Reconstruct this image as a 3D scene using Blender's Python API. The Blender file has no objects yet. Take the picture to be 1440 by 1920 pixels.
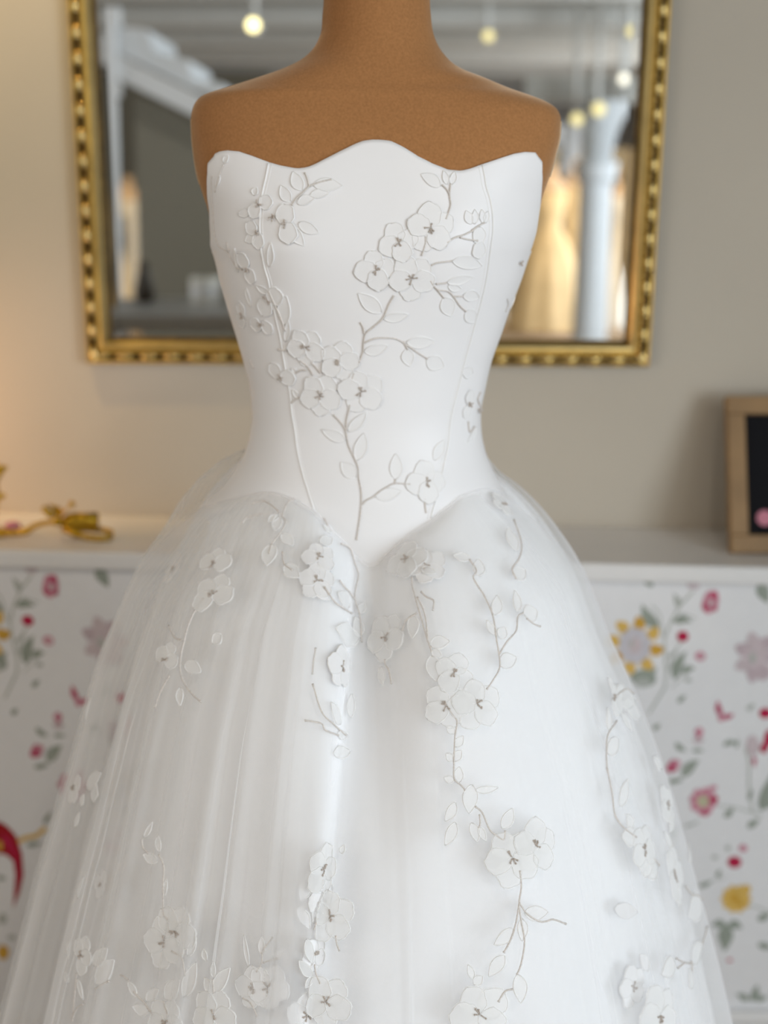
import bpy, bmesh, math, random
import numpy as np
from mathutils import Vector, Matrix
from mathutils.bvhtree import BVHTree

# ------------------------------------------------------------------ camera, world, light, exposure
sc = bpy.context.scene
COL = sc.collection
random.seed(7); RNG = np.random.default_rng(7)
PI = math.pi
H = 1.60                      # camera height
PITCH = math.radians(15.0)
F = 2350.0                    # focal length in pixels of the 1440-wide frame
CT, ST = math.cos(PITCH), math.sin(PITCH)

cam_d = bpy.data.cameras.new('camera')
cam = bpy.data.objects.new('camera', cam_d); COL.objects.link(cam)
cam.location = (0, 0, H); cam.rotation_euler = (PI/2 - PITCH, 0, 0)
cam_d.sensor_fit = 'HORIZONTAL'; cam_d.sensor_width = 36.0
cam_d.lens = 36.0 * F / 1440.0
cam_d.clip_start = 0.05; cam_d.clip_end = 100
cam_d.dof.use_dof = True
cam_d.dof.focus_distance = 1.07
cam_d.dof.aperture_fstop = 4.0
sc.camera = cam

sc.view_settings.view_transform = 'Standard'
sc.view_settings.look = 'None'
sc.view_settings.gamma = 1.0
sc.view_settings.use_curve_mapping = False
sc.view_settings.exposure = 0.44
sc.cycles.use_denoising = True
sc.cycles.transparent_max_bounces = 32
sc.cycles.max_bounces = 14
sc.cycles.diffuse_bounces = 8
sc.cycles.glossy_bounces = 4
sc.cycles.transmission_bounces = 10
sc.cycles.caustics_reflective = False
sc.cycles.caustics_refractive = False
sc.cycles.sample_clamp_indirect = 4.0

w = bpy.data.worlds.new('world'); sc.world = w; w.use_nodes = True
w.node_tree.nodes['Background'].inputs[0].default_value = (0.80, 0.88, 1.0, 1)
w.node_tree.nodes['Background'].inputs[1].default_value = 1.0

def area(name, loc, rot, sx, sy, power, col):
    l = bpy.data.lights.new(name, 'AREA'); l.shape = 'RECTANGLE'; l.size = sx; l.size_y = sy
    l.energy = power; l.color = col
    o = bpy.data.objects.new(name, l); o.location = loc; o.rotation_euler = rot; COL.objects.link(o)
    return o
def spot(name, loc, target, power, col, size=60, blend=.6, rad=.03):
    l = bpy.data.lights.new(name, 'SPOT'); l.energy = power; l.color = col
    l.spot_size = math.radians(size); l.spot_blend = blend; l.shadow_soft_size = rad
    o = bpy.data.objects.new(name, l); o.location = loc
    o.rotation_euler = (Vector(target) - Vector(loc)).to_track_quat('-Z', 'Y').to_euler(); COL.objects.link(o)
    return o
def point(name, loc, power, col, rad=.04):
    l = bpy.data.lights.new(name, 'POINT'); l.energy = power; l.color = col; l.shadow_soft_size = rad
    o = bpy.data.objects.new(name, l); o.location = loc; COL.objects.link(o); return o

XR_WALL, XL_WALL, YB, YF, ZC = 3.4, -4.2, 2.2, -13.0, 2.80
# daylight through the two windows of the right wall
area('daylight_near', (XR_WALL-.06, -2.3, 1.55), (0, PI/2, 0), 2.0, 3.3, 127, (0.80, 0.905, 1.0))
area('fill_left', (XL_WALL+.06, -1.6, 1.55), (0, -PI/2, 0), 2.0, 2.2, 34, (0.93, 0.965, 1.0))  # added fill for the gown's left side and the stairs, behind a made-up window
area('daylight_far', (XR_WALL-.06, -7.0, 1.55), (0, PI/2, 0), 2.0, 2.8, 75, (0.95, 0.975, 1.0))
spot('ceiling_spot_wall', (-.80, 1.75, 2.74), (-.72, 2.2, 2.12), 30, (1, .68, .24), 62, .8, .05)
spot('warm_fill_left', (-1.9, -.3, 2.7), (-.2, 1.5, .8), 16, (1, .76, .50), 60, .9, .10)  # added warm fill, tints the left of the skirt
spot('fill_front', (.5, -.7, 2.74), (0, 1.2, .9), 30, (1, .95, .87), 50, .9, .08)  # added fill without a fixture, lifts the skirt tops and the front
spot('fill_stairs', (-1.0, -.3, 2.7), (-1.4, -2.7, 2.0), 40, (1, .98, .95), 50, .9, .06)  # made-up source, brightens the stringer in the reflection
spot('wall_lamp_glow', (-1.05, 2.0, 1.24), (-.74, 2.2, 1.20), 5.0, (1, .55, .26), 95, .9, .06)

# ------------------------------------------------------------------ pixel <-> space
def ray(x, y):
    u = (x - 720.0) / F; v = (y - 960.0) / F
    return Vector((u, CT - v*ST, -ST - v*CT))
CAM = Vector((0, 0, H))
def atY(x, y, Y):
    d = ray(x, y); return CAM + d * (Y / d.y)
def atZ(x, y, Z):
    d = ray(x, y); return CAM + d * ((Z - H) / d.z)
YM = 1.30                      # plane of the dress form
YMIR = 2.165                   # plane of the mirror glass
def mir(x, y, D):              # the real place of what the mirror shows at a pixel, D metres along the folded path
    p = atY(x, y, D); return Vector((p.x, 2*YMIR - D, p.z))

def hermite(x, xs, ys):
    xs = np.asarray(xs, float); ys = np.asarray(ys, float)
    o = np.argsort(xs); xs = xs[o]; ys = ys[o]
    x = np.clip(np.asarray(x, float), xs[0], xs[-1])
    h = np.diff(xs); d = np.diff(ys)/h
    m = np.empty_like(ys); m[0] = d[0]; m[-1] = d[-1]
    for i in range(1, len(ys)-1):
        if d[i-1]*d[i] <= 0: m[i] = 0
        else:
            w1 = 2*h[i]+h[i-1]; w2 = h[i]+2*h[i-1]
            m[i] = (w1+w2)/(w1/d[i-1]+w2/d[i])
    k = np.clip(np.searchsorted(xs, x)-1, 0, len(h)-1)
    t = (x-xs[k])/h[k]
    return ((2*t**3-3*t**2+1)*ys[k] + (t**3-2*t**2+t)*h[k]*m[k] + (-2*t**3+3*t**2)*ys[k+1] + (t**3-t**2)*h[k]*m[k+1])

# ------------------------------------------------------------------ materials
def nodes(name):
    m = bpy.data.materials.new(name); m.use_nodes = True
    nt = m.node_tree; return m, nt, nt.nodes['Principled BSDF']
def mat(name, col, rough=.6, metal=0, noise=0, nscale=30, bump=0, bscale=200, sheen=0, spec=.4, sheen_tint=None, coat=0, vary=None):
    m, nt, b = nodes(name)
    b.inputs['Base Color'].default_value = (*col, 1); b.inputs['Roughness'].default_value = rough
    b.inputs['Metallic'].default_value = metal; b.inputs['Specular IOR Level'].default_value = spec
    if sheen:
        b.inputs['Sheen Weight'].default_value = sheen; b.inputs['Sheen Roughness'].default_value = .35
        b.inputs['Sheen Tint'].default_value = (*(sheen_tint or (1, 1, 1)), 1)
    if coat: b.inputs['Coat Weight'].default_value = coat
    tc = nt.nodes.new('ShaderNodeTexCoord')
    if noise:
        n = nt.nodes.new('ShaderNodeTexNoise'); n.inputs['Scale'].default_value = nscale; n.inputs['Detail'].default_value = 5
        r = nt.nodes.new('ShaderNodeValToRGB')
        c2 = vary or col
        r.color_ramp.elements[0].position = .3; r.color_ramp.elements[1].position = .7
        r.color_ramp.elements[0].color = (*[c*(1-noise) for c in col], 1)
        r.color_ramp.elements[1].color = (*[min(1, c*(1+noise)) for c in c2], 1)
        nt.links.new(tc.outputs['Object'], n.inputs['Vector']); nt.links.new(n.outputs['Fac'], r.inputs['Fac'])
        nt.links.new(r.outputs['Color'], b.inputs['Base Color'])
    if bump:
        n = nt.nodes.new('ShaderNodeTexNoise'); n.inputs['Scale'].default_value = bscale; n.inputs['Detail'].default_value = 3
        bp = nt.nodes.new('ShaderNodeBump'); bp.inputs['Strength'].default_value = bump; bp.inputs['Distance'].default_value = .002
        nt.links.new(tc.outputs['Object'], n.inputs['Vector']); nt.links.new(n.outputs['Fac'], bp.inputs['Height'])
        nt.links.new(bp.outputs['Normal'], b.inputs['Normal'])
    return m
def emit(name, col, s):
    m = bpy.data.materials.new(name); m.use_nodes = True; nt = m.node_tree; nt.nodes.clear()
    e = nt.nodes.new('ShaderNodeEmission'); e.inputs[0].default_value = (*col, 1); e.inputs[1].default_value = s
    o = nt.nodes.new('ShaderNodeOutputMaterial'); nt.links.new(e.outputs[0], o.inputs[0]); return m
def sheer(name, col, lo, hi, power=2.5, trans=.4):
    """sheer net: threads let light between them, fewer gaps are seen the more the net turns edge-on"""
    m = bpy.data.materials.new(name); m.use_nodes = True; nt = m.node_tree; nt.nodes.clear()
    out = nt.nodes.new('ShaderNodeOutputMaterial'); mx = nt.nodes.new('ShaderNodeMixShader')
    tr = nt.nodes.new('ShaderNodeBsdfTransparent'); df = nt.nodes.new('ShaderNodeBsdfDiffuse'); tl = nt.nodes.new('ShaderNodeBsdfTranslucent')
    for n in (df, tl): n.inputs['Color'].default_value = (*col, 1)
    m2 = nt.nodes.new('ShaderNodeMixShader'); m2.inputs[0].default_value = trans
    nt.links.new(df.outputs[0], m2.inputs[1]); nt.links.new(tl.outputs[0], m2.inputs[2])
    lw = nt.nodes.new('ShaderNodeLayerWeight'); lw.inputs['Blend'].default_value = .5
    pw = nt.nodes.new('ShaderNodeMath'); pw.operation = 'POWER'; pw.inputs[1].default_value = power
    mr = nt.nodes.new('ShaderNodeMapRange'); mr.inputs['To Min'].default_value = lo; mr.inputs['To Max'].default_value = hi
    nt.links.new(lw.outputs['Facing'], pw.inputs[0]); nt.links.new(pw.outputs[0], mr.inputs['Value'])
    nt.links.new(mr.outputs[0], mx.inputs[0]); nt.links.new(tr.outputs[0], mx.inputs[1]); nt.links.new(m2.outputs[0], mx.inputs[2])
    nt.links.new(mx.outputs[0], out.inputs[0]); return m

M = {}
M['wall'] = mat('greige_paint', (.56, .505, .42), .85, noise=.03, nscale=3, bump=.05, bscale=90, spec=.2)
M['ceil'] = mat('ceiling_paint', (.42, .405, .37), .9, noise=.03, nscale=2, spec=.2)
M['beam'] = mat('beam_paint', (.58, .565, .53), .7, noise=.03, nscale=6)
M['white'] = mat('white_gloss_paint', (.80, .79, .78), .35, noise=.02, nscale=6)
M['column'] = mat('column_paint', (.70, .72, .74), .5, noise=.02, nscale=6)
M['paper'] = mat('wallpaper_ground', (.80, .80, .81), .8, noise=.015, nscale=40, spec=.2)
M['floor'] = mat('oak_floor', (.40, .30, .20), .45, noise=.2, nscale=8)
M['gold'] = mat('gilt', (.74, .57, .25), .33, 1, noise=.12, nscale=25, bump=.15, bscale=120)
M['gold_dark'] = mat('antique_gilt', (.25, .155, .045), .55, .7, noise=.3, nscale=40)
M['ornament'] = mat('ornament_gilt', (.56, .34, .03), .36, .85, noise=.15, nscale=40)
m, nt, b = nodes('mirror_glass'); M['mirror'] = m
b.inputs['Base Color'].default_value = (.86, .87, .86, 1); b.inputs['Metallic'].default_value = 1; b.inputs['Roughness'].default_value = .0
M['oak'] = mat('oak', (.31, .19, .088), .55, noise=.18, nscale=14)
M['felt'] = mat('black_felt', (.012, .012, .014), .9, spec=.1)
M['pink'] = mat('pink_card', (.62, .23, .30), .7)
M['form'] = mat('tan_velvet', (.37, .175, .068), .95, noise=.12, nscale=420, bump=.22, bscale=1100, sheen=1.0, sheen_tint=(.95, .72, .5), spec=.1)
M['satin'] = mat('white_mikado_satin', (.86, .855, .865), .42, bump=.04, bscale=1500, sheen=.15, spec=.3)
M['thread'] = mat('white_thread', (.88, .875, .87), .35, sheen=.2, spec=.45)
M['cord'] = mat('champagne_cord', (.69, .645, .605), .45, noise=.15, nscale=700, spec=.5)
M['stamen'] = mat('taupe_thread', (.52, .455, .405), .5)
M['petal'] = mat('organza_petal', (.85, .845, .85), .5, bump=.06, bscale=1200, sheen=.1, spec=.3)
M['petal_dense'] = sheer('satin_stitched_petal', (.95, .95, .945), .58, .92, 1.5, .25)
M['tulle'] = sheer('outer_tulle', (.96, .96, .965), .16, .78, 2.6, .30)
M['tulle_in'] = sheer('inner_tulle', (.96, .96, .965), .34, .90, 2.0, .30)
M['lining'] = mat('lining_satin', (.90, .905, .92), .5, sheen=.1, spec=.3)
M['grey_wall'] = mat('grey_green_paint', (.21, .195, .155), .8, spec=.2)
M['dark'] = mat('dark_wood', (.06, .045, .03), .6)
M['steel'] = mat('white_lamp_housing', (.7, .69, .66), .4)
M['bulb_warm'] = emit('warm_bulb', (1, .86, .40), 1.25)
M['bulb_white'] = emit('white_bulb', (1, .95, .80), 1.8)
M['bulb_dim'] = emit('dim_bulb', (1, .86, .5), .6)
M['bulb_hot'] = emit('bright_bulb', (1, .86, .42), 3.2)
M['dress_gold'] = mat('ivory_gold_fabric', (.80, .62, .36), .6, noise=.1, nscale=8)
M['dress_white'] = mat('ivory_fabric', (.82, .79, .72), .6, noise=.05, nscale=8)
M['stool'] = mat('pale_wood', (.70, .52, .36), .5, noise=.1, nscale=12)
M['wax'] = mat('candle_wax', (.85, .82, .74), .4)
M['glass_pane'] = None
m, nt, b = nodes('window_glass'); M['glass_pane'] = m
b.inputs['Transmission Weight'].default_value = 1; b.inputs['Roughness'].default_value = 0; b.inputs['IOR'].default_value = 1.45

# ------------------------------------------------------------------ mesh helpers
def obj(name, verts, faces, material, parent=None, smooth=True, mats=None, idx=None):
    me = bpy.data.meshes.new(name); me.from_pydata([tuple(v) for v in verts], [], faces)
    for m_ in (mats or [material]): me.materials.append(m_)
    if idx is not None: me.polygons.foreach_set('material_index', idx)
    if smooth: me.polygons.foreach_set('use_smooth', [True]*len(me.polygons))
    me.update()
    o = bpy.data.objects.new(name, me); COL.objects.link(o)
    if parent: o.parent = parent
    return o
class MB:
    def __init__(s): s.v = []; s.f = []; s.i = []
    def add(s, v, f, i=0):
        n = len(s.v); s.v += [tuple(p) for p in v]; s.f += [tuple(n+k for k in q) for q in f]; s.i += [i]*len(f); return s
    def box(s, c, d, R=None, i=0):
        P = [Vector((a*d[0]/2, b_*d[1]/2, e*d[2]/2)) for a in (-1, 1) for b_ in (-1, 1) for e in (-1, 1)]
        if R is not None: P = [R @ p for p in P]
        P = [Vector(c)+p for p in P]
        return s.add(P, [(0, 1, 3, 2), (4, 6, 7, 5), (0, 4, 5, 1), (2, 3, 7, 6), (0, 2, 6, 4), (1, 5, 7, 3)], i)
    def tube(s, pts, rad, seg=6, i=0, caps=True):
        pts = [Vector(p) for p in pts]
        n = len(pts)
        if not hasattr(rad, '__len__'): rad = [rad]*n
        vs = []; up = None
        for k, p in enumerate(pts):
            t = (pts[min(k+1, n-1)]-pts[max(k-1, 0)])
            if t.length < 1e-9: t = Vector((0, 0, 1))
            t.normalize()
            if up is None: up = t.orthogonal().normalized()
            a = (up - t*up.dot(t))
            if a.length < 1e-6: a = t.orthogonal()
            a.normalize(); up = a; b_ = t.cross(a)
            for q in range(seg):
                an = 2*PI*q/seg; vs.append(p + (a*math.cos(an)+b_*math.sin(an))*rad[k])
        fs = [(k*seg+q, k*seg+(q+1) % seg, (k+1)*seg+(q+1) % seg, (k+1)*seg+q) for k in range(n-1) for q in range(seg)]
        if caps: fs += [tuple(range(seg))[::-1], tuple((n-1)*seg+q for q in range(seg))]
        return s.add(vs, fs, i)
    def lathe(s, prof, c, seg=24, i=0, R=None, sx=1, sy=1):
        vs = []
        for (r, z) in prof:
            for q in range(seg):
                an = 2*PI*q/seg; p = Vector((r*math.cos(an)*sx, r*math.sin(an)*sy, z))
                if R is not None: p = R @ p
                vs.append(Vector(c)+p)
        n = len(prof)
        fs = [(k*seg+q, k*seg+(q+1) % seg, (k+1)*seg+(q+1) % seg, (k+1)*seg+q) for k in range(n-1) for q in range(seg)]
        fs += [tuple(range(seg))[::-1], tuple((n-1)*seg+q for q in range(seg))]
        return s.add(vs, fs, i)
    def ball(s, c, r, seg=10, rings=6, i=0, R=None, sc_=(1, 1, 1)):
        vs = []; c = Vector(c)
        for a in range(1, rings):
            th = PI*a/rings
            for q in range(seg):
                an = 2*PI*q/seg
                p = Vector((math.sin(th)*math.cos(an)*sc_[0], math.sin(th)*math.sin(an)*sc_[1], math.cos(th)*sc_[2]))*r
                vs.append(c + (R @ p if R is not None else p))
        tp = Vector((0, 0, r*sc_[2])); vs += [c+(R @ tp if R is not None else tp), c-(R @ tp if R is not None else tp)]
        T = (rings-1)*seg
        fs = [(a*seg+q, (a+1)*seg+q, (a+1)*seg+(q+1) % seg, a*seg+(q+1) % seg) for a in range(rings-2) for q in range(seg)]
        fs += [(T, q, (q+1) % seg) for q in range(seg)] + [((rings-2)*seg+q, T+1, (rings-2)*seg+(q+1) % seg) for q in range(seg)]
        return s.add(vs, fs, i)
    def build(s, name, material, parent=None, smooth=False, mats=None):
        return obj(name, s.v, s.f, material, parent, smooth, mats, s.i if mats else None)
def bevel(o, wd=.003, seg=2):
    b_ = o.modifiers.new('bevel', 'BEVEL'); b_.width = wd; b_.segments = seg; b_.limit_method = 'ANGLE'; return o
def tag(o, label=None, cat=None, group=None, kind=None):
    if label: o['label'] = label
    if cat: o['category'] = cat
    if group: o['group'] = group
    if kind: o['kind'] = kind
    return o
def empty(name, loc=(0, 0, 0)):
    o = bpy.data.objects.new(name, None); o.location = loc; o.empty_display_size = .05; COL.objects.link(o); return o
def keep(child, parent):       # parent without moving: parents here carry only a translation
    child.parent = parent; child.location = Vector(child.location) - Vector(parent.location); return child

# ------------------------------------------------------------------ the room
def slab(name, c, d, m_, parent=None):
    o = MB().box((0, 0, 0), d).build(name, m_, parent); o.location = c
    if not parent: tag(o, kind='structure')
    return o
CX, CY = (XR_WALL+XL_WALL)/2, (YB+YF)/2
slab('floor', (CX, CY, -.05), (XR_WALL-XL_WALL, YB-YF, .1), M['floor'])
slab('ceiling', (CX, CY, ZC+.05), (XR_WALL-XL_WALL, YB-YF, .1), M['ceil'])
slab('wall_back', (CX, YB+.06, ZC/2), (XR_WALL-XL_WALL, .12, ZC), M['wall'])
slab('wall_front', (CX, YF-.06, ZC/2), (XR_WALL-XL_WALL, .12, ZC), M['white'])
# right wall in pieces around its two windows
WIN = [(-4.0, -.6), (-8.5, -5.5)]; WZ0, WZ1 = .55, 2.55
wr = MB()
ys = [YF, WIN[1][0], WIN[1][1], WIN[0][0], WIN[0][1], YB]
for a, b_ in ((0, 1), (2, 3), (4, 5)): wr.box((.06, (ys[a]+ys[b_])/2, ZC/2), (.12, ys[b_]-ys[a], ZC))
for (a, b_) in WIN:
    wr.box((.06, (a+b_)/2, WZ0/2), (.12, b_-a, WZ0)); wr.box((.06, (a+b_)/2, (ZC+WZ1)/2), (.12, b_-a, ZC-WZ1))
o = wr.build('wall_right', M['white']); o.location = (XR_WALL, 0, 0); tag(o, kind='structure')
for n_, (a, b_) in enumerate(WIN):
    fr = MB(); yc = (a+b_)/2; wd = b_-a
    fr.box((.06, a+.03, (WZ0+WZ1)/2), (.06, .06, WZ1-WZ0)); fr.box((.06, b_-.03, (WZ0+WZ1)/2), (.06, .06, WZ1-WZ0))
    fr.box((.06, yc, WZ0+.03), (.06, wd, .06)); fr.box((.06, yc, WZ1-.03), (.06, wd, .06)); fr.box((.06, yc, (WZ0+WZ1)/2), (.05, .05, WZ1-WZ0))
    o = fr.build('window_%d' % (n_+1), M['white']); o.location = (XR_WALL, 0, 0); tag(o, kind='structure')
    g = MB().box((.06, yc, (WZ0+WZ1)/2), (.008, wd-.1, WZ1-WZ0-.1)).build('pane', M['glass_pane'], o)
wl = MB(); a, b_ = -2.7, -.5
wl.box((-.06, (YF+a)/2, ZC/2), (.12, a-YF, ZC)); wl.box((-.06, (b_+YB)/2, ZC/2), (.12, YB-b_, ZC))
wl.box((-.06, (a+b_)/2, WZ0/2), (.12, b_-a, WZ0)); wl.box((-.06, (a+b_)/2, (ZC+WZ1)/2), (.12, b_-a, ZC-WZ1))
o = wl.build('wall_left', M['wall']); o.location = (XL_WALL, 0, 0); tag(o, kind='structure')
fr = MB(); yc = (a+b_)/2; wd = b_-a
fr.box((-.06, a+.03, (WZ0+WZ1)/2), (.06, .06, WZ1-WZ0)); fr.box((-.06, b_-.03, (WZ0+WZ1)/2), (.06, .06, WZ1-WZ0))
fr.box((-.06, yc, WZ0+.03), (.06, wd, .06)); fr.box((-.06, yc, WZ1-.03), (.06, wd, .06))
o = fr.build('window_3', M['white']); o.location = (XL_WALL, 0, 0); tag(o, kind='structure')  # invented window, put in to go with the left fill light
MB().box((-.06, yc, (WZ0+WZ1)/2), (.008, wd-.1, WZ1-WZ0-.1)).build('pane', M['glass_pane'], o)
# ceiling joists across the room, seen in the mirror
for k, D in enumerate((8.2, 9.7, 11.2, 12.8, 14.4, 16.0)):
    o = MB().box((0, 0, 0), (XR_WALL-XL_WALL, .16, .15)).build('beam', M['beam']); bevel(o, .03)
    o.location = (CX, 2*YMIR-D, ZC-.075); tag(o, kind='structure')

# ------------------------------------------------------------------ shelf, wallpaper, skirting board below the back wall
TILT = 0.0245                       # the old ledge runs down to the right
ZSH = H - .607                      # shelf top at x = 0
YSF = 1.968
def zsh(x): return ZSH - TILT*x
sh = empty('wall_shelf', (0, YB, ZSH)); sh.rotation_euler = (0, math.atan(TILT), 0)
tag(sh, 'white painted ledge shelf running along the wall above the floral wallpaper', 'shelf')
WX0, WX1 = -2.2, 2.2
o = MB().box((0, -.116, -.012), (WX1-WX0, .232, .024)).build('shelf_board', M['white'], sh); bevel(o, .003)
o = MB().box((0, -.222, -.016), (WX1-WX0, .024, .030)).build('front_lip', M['white'], sh); bevel(o, .006, 3)
YP = YSF + .02
wp = MB().box((0, 0, -ZSH/2-.01), (WX1-WX0, .05, ZSH+.0)).build('wall_lower', M['paper']); wp.location = (0, YP+.025, ZSH-.02); wp.rotation_euler = (0, math.atan(TILT), 0)
tag(wp, kind='structure')
bb_ = MB().box((0, 0, .05), (WX1-WX0, .022, .10)).box((0, .003, .112), (WX1-WX0, .016, .024)).build('baseboard_back', M['white']); bevel(bb_, .006, 2)
bb_.location = (0, YP-.012, 0); tag(bb_, kind='structure')

# --- wallpaper print: flat colour on the paper, one pattern repeat drawn once and repeated
PC = {'leaf': (.32, .355, .305), 'leaf2': (.46, .48, .445), 'stem': (.50, .52, .48), 'rose': (.50, .10, .17), 'rose2': (.60, .26, .33), 'red': (.47, .02, .07),
      'pale': (.60, .51, .53), 'pale2': (.54, .44, .47), 'yel': (.70, .46, .12), 'yel2': (.62, .36, .06), 'lil': (.58, .56, .60), 'crim': (.38, .012, .02), 'grn': (.52, .50, .34)}
PK = list(PC); PMATS = [mat('print_'+k, PC[k], .8, noise=.08, nscale=120, spec=.2) for k in PK]
tile = []                            # (colour, polygon in (X,Z), layer)
def toXZ(x, y): p = atY(x, y, YP); return (p.x, p.z)
def poly(c, pts, lay=0): tile.append((PK.index(c), [toXZ(*p) for p in pts], lay))
def blob(c, x, y, rx, ry, rot=0, lay=0, n=18, lob=0, la=.0, ph=0):
    r = math.radians(rot); P = []
    for k in range(n):
        a = 2*PI*k/n; q = 1+la*math.cos(lob*a+ph); px, py = rx*q*math.cos(a), ry*q*math.sin(a)
        P.append((x+px*math.cos(r)-py*math.sin(r), y+px*math.sin(r)+py*math.cos(r)))
    poly(c, P, lay)
def pleaf(c, x0, y0, x1, y1, wd, bend=0, lay=0):
    dx, dy = x1-x0, y1-y0; L = math.hypot(dx, dy); nx, ny = -dy/L, dx/L; A = []; B = []
    for k in range(9):
        t = k/8; wv = wd*.5*math.sin(PI*t**.8)*(1-.15*t); cx = x0+dx*t+nx*bend*4*t*(1-t); cy = y0+dy*t+ny*bend*4*t*(1-t)
        A.append((cx+nx*wv, cy+ny*wv)); B.append((cx-nx*wv, cy-ny*wv))
    poly(c, A+B[-2:0:-1], lay)
def pstem(c, pts, wd=3):
    A = []; B = []
    for k, p in enumerate(pts):
        a = pts[max(k-1, 0)]; b2 = pts[min(k+1, len(pts)-1)]; dx, dy = b2[0]-a[0], b2[1]-a[1]; L = math.hypot(dx, dy) or 1
        A.append((p[0]-dy/L*wd/2, p[1]+dx/L*wd/2)); B.append((p[0]+dy/L*wd/2, p[1]-dx/L*wd/2))
    for k in range(len(pts)-1): poly(c, [A[k], A[k+1], B[k+1], B[k]])
def pflower(c, x, y, r, n, c2, rr=.4, rot=0, pr=.42):
    for k in range(n):
        a = 2*PI*k/n+rot; blob(c, x+r*.62*math.cos(a), y+r*.62*math.sin(a), r*pr, r*pr*.8, math.degrees(a), 1)
    blob(c2, x, y, r*rr, r*rr, 0, 2)
pstem('stem', [(1216, 1338), (1232, 1312), (1246, 1290), (1250, 1265), (1247, 1235), (1246, 1195), (1258, 1165), (1275, 1135), (1300, 1108)], 4)
pstem('stem', [(1250, 1262), (1262, 1225), (1280, 1200)], 3); pstem('stem', [(1256, 1168), (1280, 1150), (1305, 1160)], 3); pstem('stem', [(1258, 1290), (1285, 1265), (1300, 1250)], 2)
pstem('stem', [(1244, 1195), (1236, 1150), (1222, 1135)], 3)
blob('rose2', 1332, 1128, 15, 23, 20, 1, 18, 5, .06); blob('rose', 1338, 1118, 8, 9, 0, 2); blob('rose', 1324, 1138, 6, 9, 20, 2); blob('pale', 1333, 1130, 4, 8, 20, 3); blob('rose', 1340, 1140, 5, 6, 0, 3)
blob('pale', 1300, 1097, 12, 8, 0); pleaf('leaf2', 1273, 1142, 1262, 1112, 14, 3); pleaf('leaf', 1236, 1176, 1204, 1132, 25, -7); pleaf('leaf', 1262, 1166, 1298, 1166, 17, -5)
for k in range(8):
    a = 2*PI*k/8+.2; blob('yel' if k % 3 else 'yel2', 1190+40*math.cos(a), 1210+40*math.sin(a), 11, 15, math.degrees(a)+90, 1, 14, 3, .12)
blob('lil', 1190, 1210, 30, 34, 0, 2); blob('pale', 1190, 1210, 12, 16, 0, 3); blob('leaf2', 1184, 1206, 3, 9, 10, 4)
pleaf('leaf', 1180, 1272, 1232, 1252, 34, 8); blob('leaf', 1210, 1272, 20, 16, 0); blob('leaf2', 1205, 1280, 16, 9, 0, 1)
blob('red', 1280, 1193, 11, 10, 0, 1); blob('rose2', 1313, 1230, 10, 9, 0, 1); blob('pale', 1315, 1230, 4, 4, 0, 2)
pleaf('leaf', 1264, 1275, 1287, 1220, 22, -5); pleaf('leaf', 1278, 1262, 1304, 1253, 15, -4); blob('leaf2', 1290, 1275, 7, 4, 0); pleaf('leaf2', 1250, 1232, 1272, 1218, 8, 2)
for k in range(7):
    a = 2*PI*k/7; blob('pale' if k % 2 else 'pale2', 1418+27*math.cos(a), 1232+32*math.sin(a), 16, 12, math.degrees(a), 1, 14, 4, .1)
blob('pale', 1418, 1230, 20, 24, 0, 2); blob('leaf2', 1411, 1233, 6, 10, 0, 3); blob('pale2', 1430, 1262, 12, 14, 0, 2)
pleaf('leaf', 1270, 1317, 1286, 1303, 10); pleaf('leaf', 1224, 1368, 1238, 1357, 11); pleaf('leaf', 1225, 1100, 1198, 1085, 14, 3)
pleaf('rose', 1353, 1342, 1346, 1312, 13, -3, 1); pleaf('rose', 1353, 1343, 1376, 1338, 12, 3, 1); blob('rose2', 1352, 1345, 6, 8, 0, 2)
blob('leaf2', 1408, 1325, 8, 4, -40); blob('leaf2', 1404, 1329, 6, 3, 30); blob('red', 1435, 1337, 12, 10, 0, 1)
pleaf('rose', 1313, 1363, 1309, 1385, 15, 0, 1); blob('rose2', 1310, 1372, 8, 7, 0, 2); blob('pale', 1309, 1387, 10, 8, 0, 0)
pleaf('leaf', 1266, 1392, 1288, 1408, 12, 3); pleaf('leaf', 1297, 1407, 1321, 1407, 8); pleaf('leaf', 1278, 1457, 1311, 1424, 22, -3); pstem('stem', [(1258, 1470), (1280, 1455), (1296, 1436)], 3)
pleaf('leaf', 1252, 1466, 1282, 1462, 10); pleaf('leaf', 1355, 1398, 1385, 1393, 11, -4); pleaf('leaf', 1380, 1403, 1385, 1384, 7)
blob('rose', 1260, 1437, 10, 13, 30, 1, 14, 3, .15); blob('rose2', 1268, 1430, 8, 6, 0, 2); blob('rose2', 1335, 1478, 10, 5, -20)
blob('red', 1440, 1385, 8, 18, 10, 1); blob('red', 1432, 1403, 7, 9, 0, 1); blob('pale', 1411, 1398, 13, 20, 0); pleaf('rose', 1414, 1418, 1414, 1438, 9)
pstem('stem', [(1397, 1400), (1405, 1430), (1404, 1470), (1410, 1520), (1428, 1530)], 4); pstem('stem', [(1345, 1510), (1380, 1514), (1426, 1528)], 3)
pleaf('leaf', 1425, 1520, 1446, 1448, 36, 8); pleaf('leaf', 1404, 1500, 1410, 1478, 10)
pflower('rose2', 1318, 1502, 27, 8, 'grn', .42, .2, .36); blob('rose', 1336, 1500, 8, 7, 0, 2); blob('rose', 1322, 1524, 7, 6, 0, 2); blob('red', 1342, 1497, 4, 6, 0, 3)
pleaf('leaf', 1357, 1532, 1375, 1513, 13, 2); pleaf('leaf', 1401, 1552, 1424, 1535, 14); pstem('stem', [(1290, 1548), (1310, 1540)], 3); pleaf('leaf2', 1282, 1550, 1306, 1542, 6)
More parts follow.
